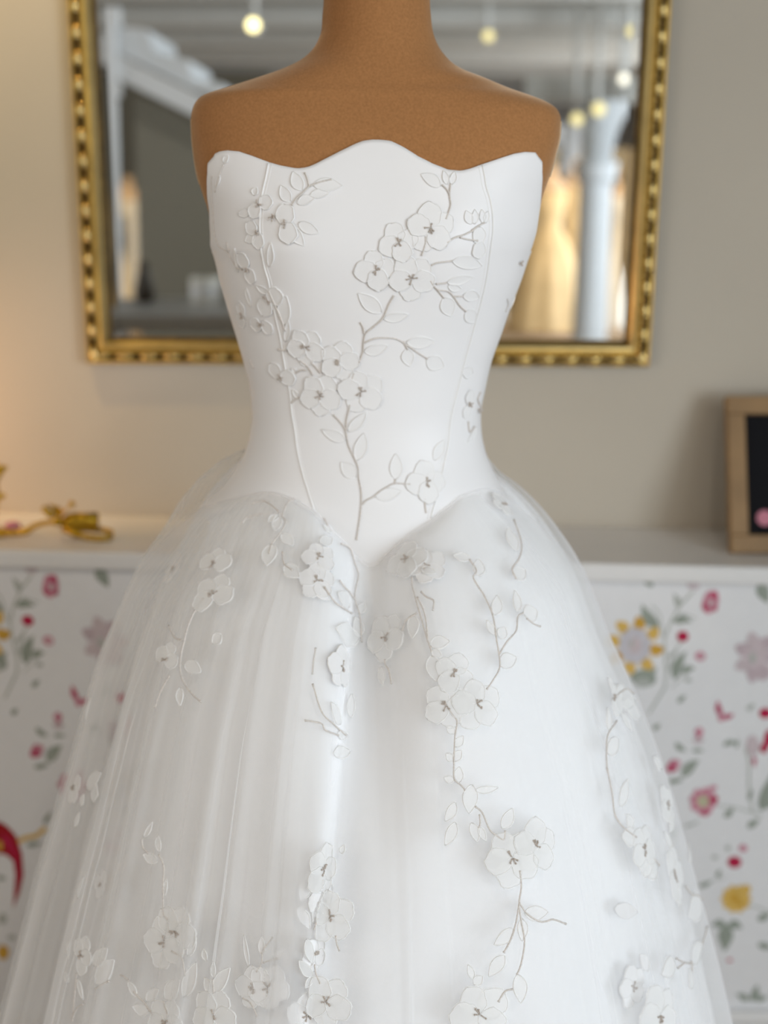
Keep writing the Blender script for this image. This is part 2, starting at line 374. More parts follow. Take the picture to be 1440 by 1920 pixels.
blob('red', 1377, 1616, 13, 11, 0, 1); blob('rose2', 1393, 1590, 8, 7, 0, 1); blob('leaf2', 1365, 1590, 5, 5); blob('leaf2', 1340, 1607, 6, 4)
pleaf('leaf', 1308, 1662, 1336, 1650, 10, 2); pleaf('leaf', 1345, 1645, 1350, 1630, 10); pstem('stem', [(1330, 1652), (1358, 1645)], 2)
blob('yel', 1380, 1685, 27, 25, 0, 1, 40, 10, .12); blob('yel2', 1376, 1683, 9, 9, 0, 2, 20, 5, .2); blob('yel2', 1386, 1692, 8, 5, 30, 2); blob('yel', 1399, 1667, 9, 9, 0, 1)
pstem('stem', [(1405, 1696), (1428, 1704), (1445, 1712)], 3); pleaf('leaf', 1420, 1725, 1446, 1712, 15)
pleaf('leaf', 1362, 1732, 1358, 1784, 30, 0, 1); pleaf('leaf', 1362, 1735, 1333, 1737, 16, 5); pleaf('leaf', 1364, 1733, 1392, 1741, 18, -4)
pleaf('leaf', 1420, 1770, 1450, 1778, 14); pleaf('leaf', 1408, 1878, 1420, 1845, 16, 2); pleaf('leaf', 1405, 1875, 1380, 1862, 14); pleaf('leaf', 1412, 1870, 1440, 1868, 14, 3)
blob('red', 1368, 1800, 5, 3); pleaf('leaf', 1423, 1092, 1440, 1132, 26, 0)
# scarlet bird on a gold twig
_t0 = len(tile)
poly('crim', [(-14, 1540), (0, 1540), (14, 1549), (30, 1566), (41, 1600), (44, 1640), (37, 1672), (25, 1702), (27, 1670), (29, 1640), (25, 1614), (12, 1602), (-14, 1598)], 1)
poly('red', [(6, 1560), (22, 1572), (34, 1605), (38, 1640), (33, 1665), (33, 1630), (27, 1605), (14, 1590), (2, 1580)], 2)
blob('yel2', 0, 1585, 6, 10, 0, 3)
pstem('yel', [(32, 1578), (50, 1570), (68, 1567), (86, 1552)], 9)
pleaf('leaf', 48, 1585, 80, 1580, 11); pleaf('leaf', 82, 1545, 97, 1520, 10); pleaf('leaf', -5, 1645, 12, 1647, 10)
blob('leaf2', 5, 1722, 8, 11); blob('leaf2', 22, 1757, 8, 5); blob('yel2', 6, 1785, 11, 14, 0, 1)
pa, pb = toXZ(1332, 1128), toXZ(95, 1098)
for k in range(_t0, len(tile)):
    c_, P_, l_ = tile[k]; tile[k] = (c_, [(x+pa[0]-pb[0], z+pa[1]-pb[1]) for x, z in P_], l_)
pp = MB()
a0 = Vector((*toXZ(1332, 1128), 0)); a1 = Vector((*toXZ(95, 1098), 0)); per = (a0-a1)/2
for k in range(-2, 4):
    for pi_, (ci, P, lay) in enumerate(tile):
        V = [(x-per.x*k, YP-.0006-.0003*lay-.000002*pi_, z-per.y*k) for x, z in P]
        cx = sum(v[0] for v in V)/len(V); cz = sum(v[2] for v in V)/len(V)
        V = [v for v in V]
        if min(v[2] for v in V) < .13: continue
        top = zsh(cx)-.021
        V = [(v[0], v[1], min(v[2], top)) for v in V]
        n = len(V)
        pp.add(V, [tuple(range(n))], ci)
o = obj('floral_print', pp.v, pp.f, None, None, False, PMATS, pp.i)
o.parent = wp; o.matrix_parent_inverse = (Matrix.Translation(wp.location) @ Matrix.Rotation(math.atan(TILT), 4, 'Y')).inverted()

# ------------------------------------------------------------------ gilt mirror
MXL, MXR, MZB, MZT = -.519, .4635, 1.281, 2.50
mr = empty('wall_mirror', ((MXL+MXR)/2, YB, MZB))
tag(mr, 'large rectangular mirror in a gilded beaded frame hanging on the greige wall behind the dress', 'mirror')
mr.rotation_euler = (0, math.radians(.35), 0)
hw, hh = (MXR-MXL)/2, MZT-MZB
PROF = [(0, .0), (0, .018), (.003, .024), (.006, .020), (.0065, .012), (.019, .012), (.0195, .022), (.0215, .026), (.0245, .022), (.029, .026), (.034, .0255), (.0385, .019), (.0395, .015), (.0395, .008), (.0455, .0075), (.0455, 0)]
MI = [0, 0, 0, 1, 1, 1, 0, 0, 0, 0, 0, 1, 1, 1, 1]
def rail(name, A, B, inw):
    """frame rail from corner A to corner B (x,z); mitred, inw = unit vector to the inside"""
    A = Vector(A); B = Vector(B); dr = (B-A).normalized(); inw = Vector(inw); vs = []; fs = []; ii = []
    for (d, h) in PROF: vs.append((A+inw*d+dr*d, h))
    for (d, h) in PROF: vs.append((B+inw*d-dr*d, h))
    V = [(p.x, -h, p.y) for p, h in vs]; n = len(PROF)
    for k in range(n-1): fs.append((k, k+1, n+k+1, n+k)); ii.append(MI[k])
    return obj(name, V, fs, None, mr, False, [M['gold'], M['gold_dark']], ii)
r_b = rail('frame_rail', (-hw, 0), (hw, 0), (0, 1)); r_t = rail('frame_rail', (hw, hh), (-hw, hh), (0, -1))
r_l = rail('frame_rail', (-hw, hh), (-hw, 0), (1, 0)); r_r = rail('frame_rail', (hw, 0), (hw, hh), (-1, 0))
g = MB().box((0, -.005, hh/2), (2*hw-.085, .004, hh-.085)).build('mirror_glass', M['mirror'], mr)
# bevelled strip of the glass
gi = .0455; go = .0585
V = []; f_ = []
for d, y in ((gi, -.0072), (go, -.00735)):
    V += [(-hw+d, y, d), (hw-d, y, d), (hw-d, y, hh-d), (-hw+d, y, hh-d)]
for q in range(4): f_.append((q, (q+1) % 4, 4+(q+1) % 4, 4+q))
obj('mirror_bevel', V, f_, M['mirror'], mr, False)
# egg ornaments on the rails, each its own piece
bd = MB()
bd.ball((0, -.0165, -.004), .0075, 10, 7, sc_=(.82, .95, 1.75)); bd.ball((.0015, -.018, -.012), .0058, 8, 6, sc_=(.9, .9, 1))
bd0 = bd.build('egg_ornament', M['gold'], None, True); bmesh_ = bd0.data; bpy.data.objects.remove(bd0)
def beads(rail_o, A, B, inw, rotz):
    A = Vector(A); B = Vector(B); L = (B-A).length; n = round(L/.0412); dr = (B-A)/L
    for k in range(n):
        p = A+dr*(k+.5)*L/n+Vector(inw)*.0128
        o = bpy.data.objects.new('egg_ornament', bmesh_); COL.objects.link(o); o.parent = rail_o
        o.location = (p.x, 0, p.y); o.rotation_euler = (0, rotz, 0)
beads(r_b, (-hw, 0), (hw, 0), (0, 1), -PI/2); beads(r_t, (hw, hh), (-hw, hh), (0, -1), PI/2)
beads(r_l, (-hw, hh), (-hw, 0), (1, 0), 0); beads(r_r, (hw, hh), (hw, 0), (-1, 0), 0)
# fine beading next to the glass
rp = MB()
for (x0, z0, x1, z1) in ((-hw+.0425, .0425, hw-.0425, .0425), (-hw+.0425, .0425, -hw+.0425, hh-.0425), (hw-.0425, .0425, hw-.0425, hh-.0425)):
    n = int(math.hypot(x1-x0, z1-z0)/.006)
    for k in range(n):
        t = (k+.5)/n; rp.ball((x0+(x1-x0)*t, -.009, z0+(z1-z0)*t), .0024, 6, 4)
o = rp.build('fine_beading', M['gold_dark'], mr, True); o['kind'] = 'stuff'

# ------------------------------------------------------------------ framed black board on the shelf
FW, FH = .34, .272
yb_, yt_ = 2.045, 2.150
pL = atY(1369, 1024, yb_)
lb = empty('felt_board', (pL.x+FW/2, yb_, zsh(pL.x+.05)+.0005))
lb.rotation_euler = (-math.asin((yt_-yb_)/FH)+.0, math.atan(TILT)*0.35, 0)
tag(lb, 'black felt board in a plain oak frame leaning against the wall on the shelf', 'board')
t_ = .031; dp = .022
for nm, c, d in (('frame_rail', (0, 0, t_/2), (FW, dp, t_)), ('frame_rail', (0, 0, FH-t_/2), (FW, dp, t_)),
                 ('frame_rail', (-FW/2+t_/2, 0, FH/2), (t_, dp, FH-2*t_)), ('frame_rail', (FW/2-t_/2, 0, FH/2), (t_, dp, FH-2*t_))):
    bevel(MB().box(c, d).build(nm, M['oak'], lb), .0025)
MB().box((0, .004, FH/2), (FW-2*t_+.004, .006, FH-2*t_+.004)).build('felt_panel', M['felt'], lb)
MB().lathe([(.0, 0), (.0135, 0), (.0135, .002), (.0, .002)], (-FW/2+.0615, .0005, .0608), 24, R=Matrix.Rotation(PI/2, 3, 'X')).build('pink_disc', M['pink'], lb)['label'] = 'round pink sticker'

# ------------------------------------------------------------------ gilded ornaments at the left end of the shelf
def at_sh(x, y, Y): return atY(x, y, Y)
YO = 2.035
zL = zsh(-.55)
orn = empty('gilt_bow_ornament', (at_sh(120, 1000, YO).x, YO, zL)); L0 = Vector(orn.location)
tag(orn, 'gilded branch with butterfly and ribbon bow lying on the shelf at left', 'ornament')
def P(x, y, dy=0): p = at_sh(x, y, YO+dy); return p-L0
def sheet(name, pts, thick, m_, parent, bulge=.0):
    """a shaped metal leaf of real thickness from an outline in space"""
    c = sum(pts, Vector())/len(pts); n_ = (pts[1]-pts[0]).cross(pts[len(pts)//2]-pts[0]).normalized()
    n = len(pts); V = [p+n_*thick/2 for p in pts]+[c+n_*(thick/2+bulge)]+[p-n_*thick/2 for p in pts]+[c-n_*(thick/2-bulge)]
    f = [(q, (q+1) % n, n) for q in range(n)]+[(n+1+(q+1) % n, n+1+q, 2*n+1) for q in range(n)]+[(q, n+1+q, n+1+(q+1) % n, (q+1) % n) for q in range(n)]
    return obj(name, V, f, m_, parent, False)
st = MB().tube([P(-30, 1003), P(5, 1000), P(30, 999), P(48, 997), P(65, 986), P(85, 980), P(108, 979), P(125, 985)], [.004, .005, .0055, .0055, .0048, .0045, .0045, .004], 10)
st.ball(P(46, 996), .0075, 10, 7, sc_=(1.5, .9, .8)); st.build('branch', M['ornament'], orn, True)
MB().ball(P(108, 978, -.012), .0085, 12, 8).build('flower_centre', M['ornament'], orn, True)
sheet('wing', [P(104, 968), P(84, 948), P(79, 950, .004), P(82, 960), P(95, 972)], .004, M['ornament'], orn, .004)
sheet('wing', [P(106, 968), P(90, 944, .01), P(112, 950, .006), P(119, 960), P(114, 970)], .004, M['ornament'], orn, .005)
an = MB().tube([P(114, 968), P(124, 955), P(134, 946)], .0016, 6); an.ball(P(135, 945), .0055, 10, 7); an.build('antenna', M['ornament'], orn, True)
def ribbon(name, path, wd, ax):
    V = []; f = []
    for p in path: V += [p-ax*wd/2, p+ax*wd/2]
    for k in range(len(path)-1): f.append((2*k, 2*k+1, 2*k+3, 2*k+2))
    o = obj(name, V, f, M['ornament'], orn, True); s_ = o.modifiers.new('thick', 'SOLIDIFY'); s_.thickness = .003; s_.offset = 0; return o
axr = Vector((.05, .55, .8)).normalized()
axv = Vector((0, .35, .94))
ribbon('ribbon_loop', [P(116, 984), P(126, 977), P(140, 974), P(160, 975, .004), P(181, 974, .006), P(184, 977, .016), P(170, 980, .026), P(140, 984, .024), P(120, 986, .012)], .024, axv)
ribbon('ribbon_tail', [P(122, 990), P(140, 992, .01), P(165, 992, .016), P(190, 993, .018), P(208, 997, .014), P(211, 1002, .006), P(207, 1008, -.002), P(185, 1010, -.008), P(160, 1007, -.010), P(138, 999, -.008), P(122, 991, -.004)], .0095, axv)
ribbon('ribbon_tail', [P(118, 988), P(128, 995), P(140, 1001), P(150, 1003)], .012, axv)
pk = MB().ball((0, 0, 0), .010, 12, 8, sc_=(1.5, .8, .7)).build('pink_bud', M['pink'], orn, True); pk.location = P(24, 985, .02)
# second gilt piece, mostly outside the frame
o2 = empty('gilt_candle_branch', (at_sh(-14, 1000, YO+.03).x, YO+.03, zL)); L1 = Vector(o2.location)
tag(o2, 'upright gilded branch with leaf tips cut by the left edge of the picture', 'ornament')
def P2(x, y): return at_sh(x, y, YO+.03)-L1
MB().tube([P2(-14, 1006), P2(-10, 960), P2(-6, 930), P2(-8, 900), P2(-4, 880), P2(-12, 850)], [.006, .005, .0045, .004, .0035, .002], 8).build('stem', M['ornament'], o2, True)
MB().lathe([(.0, 0), (.034, 0), (.034, .004), (.008, .012), (.005, .02)], (0, 0, .0005), 20).build('foot', M['ornament'], o2, True)
for pts in ([(-4, 905), (4, 890), (15, 876), (8, 872), (-8, 874), (-10, 890)], [(-6, 938), (4, 936), (12, 930), (5, 925), (-6, 924), (-12, 930)], [(-10, 900), (-30, 880), (-40, 870), (-34, 890), (-22, 903), (-12, 908)]):
    sheet('leaf', [P2(*p) for p in pts], .004, M['ornament'], o2, .003)

# small brass lamp beyond the left edge of the frame, its head turned to the wall
lm = empty('shelf_lamp', (-1.08, 2.03, zsh(-1.08)+.0005)); tag(lm, 'small brass lamp on the shelf beyond the gilded ornaments, turned to the wall', 'lamp')
hz = 1.24-lm.location.z
MB().lathe([(0, 0), (.05, 0), (.05, .008), (.012, .02), (.008, .03)], (0, 0, 0), 24).build('foot', M['ornament'], lm, True)
MB().tube([(0, 0, .02), (-.01, 0, hz*.5), (-.035, -.02, hz*.9), (-.012, -.045, hz)], .005, 8).build('stem', M['ornament'], lm, True)
MB().lathe([(.018, -.07), (.03, -.06), (.045, -.005), (.042, -.005), (.027, -.055), (.015, -.06)], (.03, -.03, hz), 20, R=Vector((.33, .2, -.04)).to_track_quat('Z', 'Y').to_matrix()).build('lamp_head', M['ornament'], lm, True)

# ------------------------------------------------------------------ dress form and gown: surfaces
BT = [  # pixel row, left x, right x, front depth, back depth, exponent
 (-70, 604, 808, .055, .055, 2.0), (0, 607, 806, .055, .056, 2.0), (30, 604.5, 808, .056, .058, 2.0), (56, 603, 811, .058, .060, 2.0), (85, 592, 821, .060, .066, 2.0),
 (108, 572, 837, .063, .072, 2.05), (128, 536, 861, .067, .078, 2.15), (150, 474, 915, .071, .083, 2.25), (166, 424, 952, .074, .085, 2.35), (180, 383, 992, .078, .087, 2.5),
 (192, 369.5, 1022, .080, .088, 2.55), (206, 363.5, 1042, .083, .09, 2.6), (224, 361, 1049, .087, .091, 2.6), (257, 362.5, 1047, .093, .093, 2.6), (288, 366, 1040, .098, .094, 2.55),
 (329, 372, 1030, .104, .094, 2.5), (360, 379, 1021, .109, .093, 2.4), (398, 388.5, 1014.5, .1145, .092, 2.3), (425, 391, 1011, .117, .091, 2.25), (454, 393, 1002, .118, .09, 2.2), (478, 402, 992, .117, .088, 2.15),
 (527, 414, 975.5, .112, .085, 2.1), (578, 428, 956, .106, .081, 2.05), (619, 440.5, 942, .101, .079, 2.0), (680, 458, 920.5, .095, .076, 2.0), (722, 468.5, 911, .092, .075, 2.0),
 (777, 473, 901.5, .090, .075, 2.0), (805, 470, 902.5, .091, .078, 2.0), (845, 460, 910, .096, .086, 2.0), (870, 447, 920, .101, .093, 2.0), (914, 416, 943, .109, .104, 2.0), (948, 386, 972, .115, .112, 2.0),
 (1010, 400, 975, .122, .105, 2.0), (1080, 430, 955, .120, .100, 2.0), (1150, 450, 940, .11, .095, 2.0), (1260, 470, 920, .10, .09, 2.0)]
bz = np.array([atY(720, r[0], YM).z for r in BT])
bxl = np.array([atY(r[1], r[0], YM).x for r in BT]); bxr = np.array([atY(r[2], r[0], YM).x for r in BT])
bfd = np.array([r[3] for r in BT]); bbd = np.array([r[4] for r in BT]); bex = np.array([r[5] for r in BT])
def zrow(y): return atY(720, y, YM).z
Z300, Z454 = zrow(300), zrow(454)
ZBU = zrow(455)
def body(phi, z, off=0.0):
    """surface of the torso; phi 0 = right, 90 = front, 180 = left (degrees)"""
    phi = np.radians(np.asarray(phi, float)); z = np.asarray(z, float)
    xl = hermite(z, bz, bxl); xr = hermite(z, bz, bxr); bf = hermite(z, bz, bfd); bb = hermite(z, bz, bbd); n = hermite(z, bz, bex)
    c = np.cos(phi); s = np.sin(phi)
    xc = (xl+xr)/2; a = (xr-xl)/2+off
    x = xc+a*np.sign(c)*np.abs(c)**(2/n)
    dep = np.where(s > 0, bf+off, bb+off)
    y = YM-dep*np.sign(s)*np.abs(s)**(2/n)
    bust = .006*(np.exp(-((x-xc-.078)/.045)**2)+np.exp(-((x-xc+.078)/.045)**2))*np.exp(-((z-ZBU)/.065)**2)
    y = y-np.where(s > 0, bust*np.clip(s*1.5, 0, 1), 0)
    return x, y, z
def boff(z):                    # gown surface over the tabulated outline
    t = np.clip((z-Z454)/(Z300-Z454), 0, 1); t = t*t*(3-2*t); return .0028*t
def foff(z):                    # form surface under it
    t = np.clip((z-Z454)/(Z300-Z454), 0, 1); t = t*t*(3-2*t); k = np.clip((Z454*0+zrow(895)-z)/(zrow(895)-zrow(960)), 0, 1); return -.0042*(1-t)-.04*k
def phi_of(x, z, off):
    xl = float(hermite(z, bz, bxl)); xr = float(hermite(z, bz, bxr)); n = float(hermite(z, bz, bex))
    c = (x-(xl+xr)/2)/((xr-xl)/2+off); c = max(-1, min(1, c)); return math.degrees(math.acos(math.copysign(abs(c)**(n/2), c)))
def on_gown(px, py):            # (phi, z) of a pixel on the bodice front
    Y = YM-.1
    for _ in range(25):
        p = atY(px, py, Y); of = float(boff(p.z)); ph = phi_of(p.x, p.z, of)
        Y = .5*Y+.5*float(body(ph, p.z, of)[1])
    return ph, p.z
def grid_faces(nu, nv, wrap=False):
    f = []
    for j in range(nv-1):
        for i in range(nu if wrap else nu-1):
            i2 = (i+1) % nu; f.append((j*nu+i, j*nu+i2, (j+1)*nu+i2, (j+1)*nu+i))
    return f

# the form itself
form = empty('dress_form', (-.012, YM, 0))
tag(form, 'headless tan velvet dress form with neck and shoulders showing above the white gown', 'mannequin')
ph = np.linspace(0, 360, 145)[:-1]; zz = np.concatenate([np.linspace(zrow(-70), zrow(150), 26), np.linspace(zrow(150), zrow(240), 26)[1:], np.linspace(zrow(240), zrow(1230), 70)[1:]])
PH, ZZ = np.meshgrid(ph, zz)
X, Y, Z = body(PH, ZZ, foff(ZZ))
V = np.stack([X, Y, Z], -1).reshape(-1, 3)
f_ = [q[::-1] for q in grid_faces(len(ph), len(zz), True)]+[tuple(range(len(ph))), tuple(range((len(zz)-1)*len(ph), len(zz)*len(ph)))[::-1]]
o = obj('torso', V-np.array(form.location), f_, M['form'], form)
M['form_edge'] = mat('pale_piping', (.62, .47, .31), .8, sheen=.6)
for c_, lo_, hi_ in ((4, 332, 228), (176, 345, 225)):
    zs_ = np.linspace(zrow(lo_), zrow(hi_), 14)
    MB().tube([Vector([float(t) for t in body(c_, z_, float(foff(z_)))])-Vector(form.location) for z_ in zs_], .0011, 6).build('armhole_piping', M['form_edge'], form, True)
o = MB().tube([(0, 0, .03), (0, 0, zrow(1230)+.02)], .016, 16).build('stand_pole', M['dark'], form, True)
MB().lathe([(0, 0), (.15, 0), (.15, .012), (.04, .03), (.02, .04)], (0, 0, .0), 32).build('stand_base', M['dark'], form, True)

# ------------------------------------------------------------------ gown
gown = empty('wedding_dress', (-.012, YM, 0)); G0 = np.array(gown.location)
tag(gown, 'strapless white wedding dress with embroidered satin bodice and full tulle skirt', 'dress')
NECK = [(1008, 292), (1004, 286), (996, 285.5), (984, 285), (965, 288), (946, 294), (925, 301), (904, 308), (882, 316), (870, 319), (862, 320), (840, 318), (812, 307), (784, 293), (757, 276), (732, 264), (715, 262), (700, 261.5), (681, 264), (665, 270), (649, 278), (623, 291), (594, 306), (580, 312), (572, 314), (561, 315.5), (552, 315), (525, 310), (504, 304), (488, 298), (472, 292), (448, 284), (426, 282), (412, 284), (403, 288), (400, 294)]
top_ph, top_z = zip(*[on_gown(*p) for p in NECK])
top_ph, top_z = list(top_ph), list(top_z)
ARM_L = [(399, 308), (398, 325), (395, 350), (393.5, 376), (392.5, 415), (392.5, 440)]
ARM_R = [(1008.5, 305), (1009, 323), (1011.5, 357), (1011.5, 380), (1011, 395), (1008, 425)]
for (x, y) in ARM_L:
    z = zrow(y); p = phi_of(atY(x, y, YM-.03).x, z, .002); top_ph.append(max(p, top_ph[-1]+.35)); top_z.append(z)
rp_, rz_ = [], []; last = top_ph[0]
for (x, y) in ARM_R:
    z = zrow(y); p = phi_of(atY(x, y, YM-.03).x, z, .002); last = min(p, last-.35); rp_.append(last); rz_.append(z)
top_ph = rp_[::-1]+top_ph; top_z = rz_[::-1]+top_z
zub = zrow(470)
TP = np.array([top_ph[-1]-360-0, *[t for t in ()], *top_ph]); 
TPH = [-150, -60, -25, top_ph[0]-4]+top_ph+[top_ph[-1]+4, 205, 240, 330]
TPZ = [zub, zub, zub, zub]+top_z+[zub, zub, zub, zub]
def ztop(phi): return np.interp(phi, TPH, TPZ)
BASQ = [(942, 917), (927, 915), (893, 918), (867, 927), (837, 950), (807, 975), (773, 997), (750, 1017), (723, 1040), (705, 1054), (692, 1056), (672, 1040), (645, 1014), (617, 985), (589, 957), (560, 940), (540, 930), (520, 924), (499, 922), (470, 926), (440, 933), (414, 940), (392, 948)]
b_ph, b_z = zip(*[on_gown(*p) for p in BASQ]); b_ph, b_z = list(b_ph), list(b_z)
def zr(y): return zrow(y)
BPH = [-150, -90, -30, -12, -3]+b_ph+[max(b_ph[-1]+2, 178), 184, 190, 205, 270, 330]
BPZ = [zr(850), zr(848), zr(858), zr(868), zr(895)]+b_z+[zr(945), zr(905), zr(872), zr(856), zr(848), zr(850)]
def zbot(phi):
    phi = np.where(np.asarray(phi) > 330, np.asarray(phi)-360, phi)
    return hermite(phi, BPH, BPZ)
SEAM_L = [(504, 304), (499, 330), (491, 366), (488, 400), (487, 430), (489, 464), (495, 498), (504, 530), (509, 556), (516, 592), (523, 621), (529, 655), (537, 701), (545, 751), (556, 831), (566, 881), (577, 918), (590, 958)]
SEAM_R = [(904, 308), (911, 346), (919, 373), (924, 407), (922, 451), (915, 504), (907, 546), (895, 592), (879, 650), (867, 695), (852, 755), (841, 827), (834, 863), (823, 917), (808, 975)]
def seamfun(S):
    q = [on_gown(*p) for p in S]; zs = [a[1] for a in q]; ps = [a[0] for a in q]
    return lambda z: hermite(z, zs, ps)
sL, sR = seamfun(SEAM_L), seamfun(SEAM_R)
def panel(name, fa, fb, nu=60, nv=110, off=0.0):
    u = np.linspace(0, 1, nu); pu = []
    for e in (ztop, lambda p_: zbot(p_)-.014):
        z = np.full(nu, zrow(500.))
        for _ in range(40):
            phv = fa(z)*(1-u)+fb(z)*u; z = .5*z+.5*e(phv)
        pu.append(z)
    t = np.linspace(0, 1, nv)[:, None]
    Zg = pu[0][None]*(1-t)+pu[1][None]*t
    Pg = fa(Zg)*(1-u)[None]+fb(Zg)*u[None]
    X, Y, Z = body(Pg, Zg, boff(Zg)+off)
    V = np.stack([X, Y, Z], -1).reshape(-1, 3)-G0
    o = obj(name, V, grid_faces(nu, nv), M['satin'], gown)
    s_ = o.modifiers.new('cloth', 'SOLIDIFY'); s_.thickness = .0022; s_.offset = -1 if name else 1
    return o
cst = lambda c: (lambda z: np.full(np.shape(z), float(c)))
for nm, fa, fb, nu in (('bodice_front_panel', sR, sL, 90), ('bodice_side_panel', sL, cst(192), 200), ('bodice_side_panel', cst(-12), sR, 200), ('bodice_back_panel', cst(192), cst(348), 80)):
    o = panel(nm, fa, fb, nu)
    # outward normals
    me = o.data; c = sum((p.normal.dot(Vector((p.center.x, p.center.y, 0))) for p in list(me.polygons)[::50]))
    if c < 0: me.flip_normals()
def gown_pt(phv, z, off=0.0):
    X, Y, Z = body(phv, z, boff(z)+off); return Vector((float(X), float(Y), float(Z)))-Vector(G0)
for k, fn in enumerate((sL, sR)):
    za = float(ztop(fn(zrow(305)))); zb_ = float(zbot(fn(zrow(960))))
    zs = np.linspace(za-.001, zb_+.001, 90)
    MB().tube([gown_pt(float(fn(z)), z, .0001) for z in zs], .0010, 6).build('seam_piping', M['thread'], gown, True)
    sg = 1 if k == 0 else -1
    MB().tube([gown_pt(float(fn(z))+(1.5 if k else 1.2)*(1 if k == 1 else -1), z, -.0001) for z in zs], .00045, 4).build('stitch_line', M['thread'], gown, True)

# skirt ------------------------------------------------
SK = [(846, 462, 908), (849, 438, 917), (856, 412, 926), (866, 396, 932), (887, 367, 946), (917, 337, 987), (945, 316, 1018), (975, 300, 1045), (1000, 286, 1064), (1027, 269, 1083), (1067, 242, 1106), (1115, 224, 1125), (1160, 205, 1141),
      (1205, 186, 1161), (1262, 169, 1188), (1335, 149, 1217), (1400, 132, 1241), (1440, 119, 1254), (1516, 97, 1275), (1595, 71, 1296), (1684, 48, 1320), (1752, 29, 1337), (1820, 11, 1353), (1920, -17, 1374), (2100, -66, 1412), (2300, -115, 1452)]
skz = np.array([zrow(r[0]) for r in SK]); skl = np.array([atY(r[1], r[0], YM).x for r in SK]); skr = np.array([atY(r[2], r[0], YM).x for r in SK])
ZHEM = .02
CORR = [(846, 1.0), (945, 1.0), (1067, 1.0), (1262, .995), (1500, .985), (1920, .97), (2300, .97)]
crz = [zrow(r[0]) for r in CORR]; crv = [r[1] for r in CORR]
FD = [(846, .100), (880, .120), (918, .150), (945, .165), (985, .19), (1050, .222), (1150, .263), (1262, .298), (1400, .335), (1600, .38), (1920, .43), (2300, .47)]
fdz = [zrow(r[0]) for r in FD]; fdv = [r[1] for r in FD]
SEED = {}
def waves(phi, key, n, lo, hi):
    if key not in SEED:
        SEED[key] = [(int(RNG.integers(lo, hi)), RNG.uniform(0, 2*PI), RNG.uniform(.5, 1)) for _ in range(n)]
    s = 0
    for (k, p, a) in SEED[key]: s = s+a*np.sin(k*phi+p)
    return s/math.sqrt(n)
def ridges(phi, q, key, n, wlo, whi):
    """narrow creases where the gathered net folds over, running down from the seam"""
    if key not in SEED:
        k0 = RNG.uniform(-12, 348, n)
        SEED[key] = [(c, RNG.uniform(wlo, whi), RNG.uniform(.35, 1)*(1 if RNG.random() < .7 else -.6), RNG.uniform(-2.5, 2.5), RNG.uniform(.0, .25), RNG.choice([-1, 1])) for c in k0]
    out = np.zeros_like(phi); tg = np.zeros_like(phi)
    for (c, wd, a, dr, qs, sg) in SEED[key]:
        d = phi-(c+dr*q); d = (d+180) % 360-180
        wv = wd*(1.1-.55*np.clip(q, 0, 1))
        on = np.clip((q-qs)/.12, 0, 1)
        d1 = d/wv
        # steep on one side, gentle on the other
        g = np.where(d1*sg > 0, np.exp(-(d1/.45)**2), np.exp(-(d1/1.7)**2))
        out = out+a*g*on; tg = tg+a*sg*on*np.exp(-(d1/.9)**2)
    return out, tg
def skirt(phi, q, sl=1.0, sr=1.0, sd=1.0, pleat=.006, key='o', off=0.0, drop=0.0, nr=80, wr=(.7, 1.6)):
    """phi degrees (grid), q 0..1 down the skirt"""
    z0 = zbot(phi)-drop
    x0, y0, _ = body(phi, z0, boff(z0)-.0008-drop*.3)
    z = z0-(z0-ZHEM)*(q**1.22)
    r = np.radians(phi); front = np.clip(np.sin(r), 0, 1); side = np.clip(-np.sin(r-.12)*4+.25, 0, 1)
    hump = (.016*front*(1-.9*np.exp(-((phi-92)/12)**2))+.016*side)*np.sin(PI*np.clip(q/.085, 0, 1))
    z = z+hump-drop*.5
    xl = hermite(z, skz, skl); xr = hermite(z, skz, skr); cr = np.interp(z, crz, crv); fd = hermite(z, fdz, fdv)
    x_c = (x0*0+(-.012))
    pr = np.radians(phi)
    big = waves(pr, 'big', 5, 6, 15)*.010*np.clip((q-.05)/.5, 0, 1)
    A = pleat*(.16+.84*np.clip((np.minimum(phi, 360+168-phi)-70)/30, 0, 1))*(.30+.70*np.clip(q/.35, 0, 1))*np.clip(q/.02, 0, 1)
    if pleat > 0:
        soft = waves(pr, key+'s', 5, 16, 40)
        gat = waves(pr, key+'g', 6, 70, 150)*np.clip(1-q/.22, 0, 1)
        rd, tg = ridges(phi, q, key, nr, *wr)
        dr = A*(.55*soft+.30*gat+1.0*rd)+big+off
        pt = pr+A*tg*1.1
    else:
        dr = big+off; pt = pr
    c, s = np.cos(pt), np.sin(pt)
    a = np.where(c > 0, (xr-x_c)*sr, (x_c-xl)*sl)*cr+dr
    d = np.where(s > 0, fd*sd, fd*sd*.9)+dr
    # deep valley between the two front drapes, closing as it falls
    pe = 92+6.0*np.clip(q/.35, 0, 1)
    val = np.where(phi < pe, np.exp(-((pe-phi)/(11+6*q))**2), np.exp(-((phi-pe)/1.8)**2))*np.clip(1.0-1.1*q/.6, .35, 1)*np.clip(q/.01, 0, 1)
    d = d-np.where(s > 0, val*(.042+.012*q), 0)
    xf = x_c+a*c; yf = YM-d*s
    ew = .13-.085*side
    e = 1-(1-np.clip(q/ew, 0, 1))**2.6
    vv = np.exp(-((phi-91)/9)**2)
    e = e*(1-.55*vv*np.clip(1-q/.25, 0, 1))
    return x0+(xf-x0)*e, y0+(yf-y0)*e, z
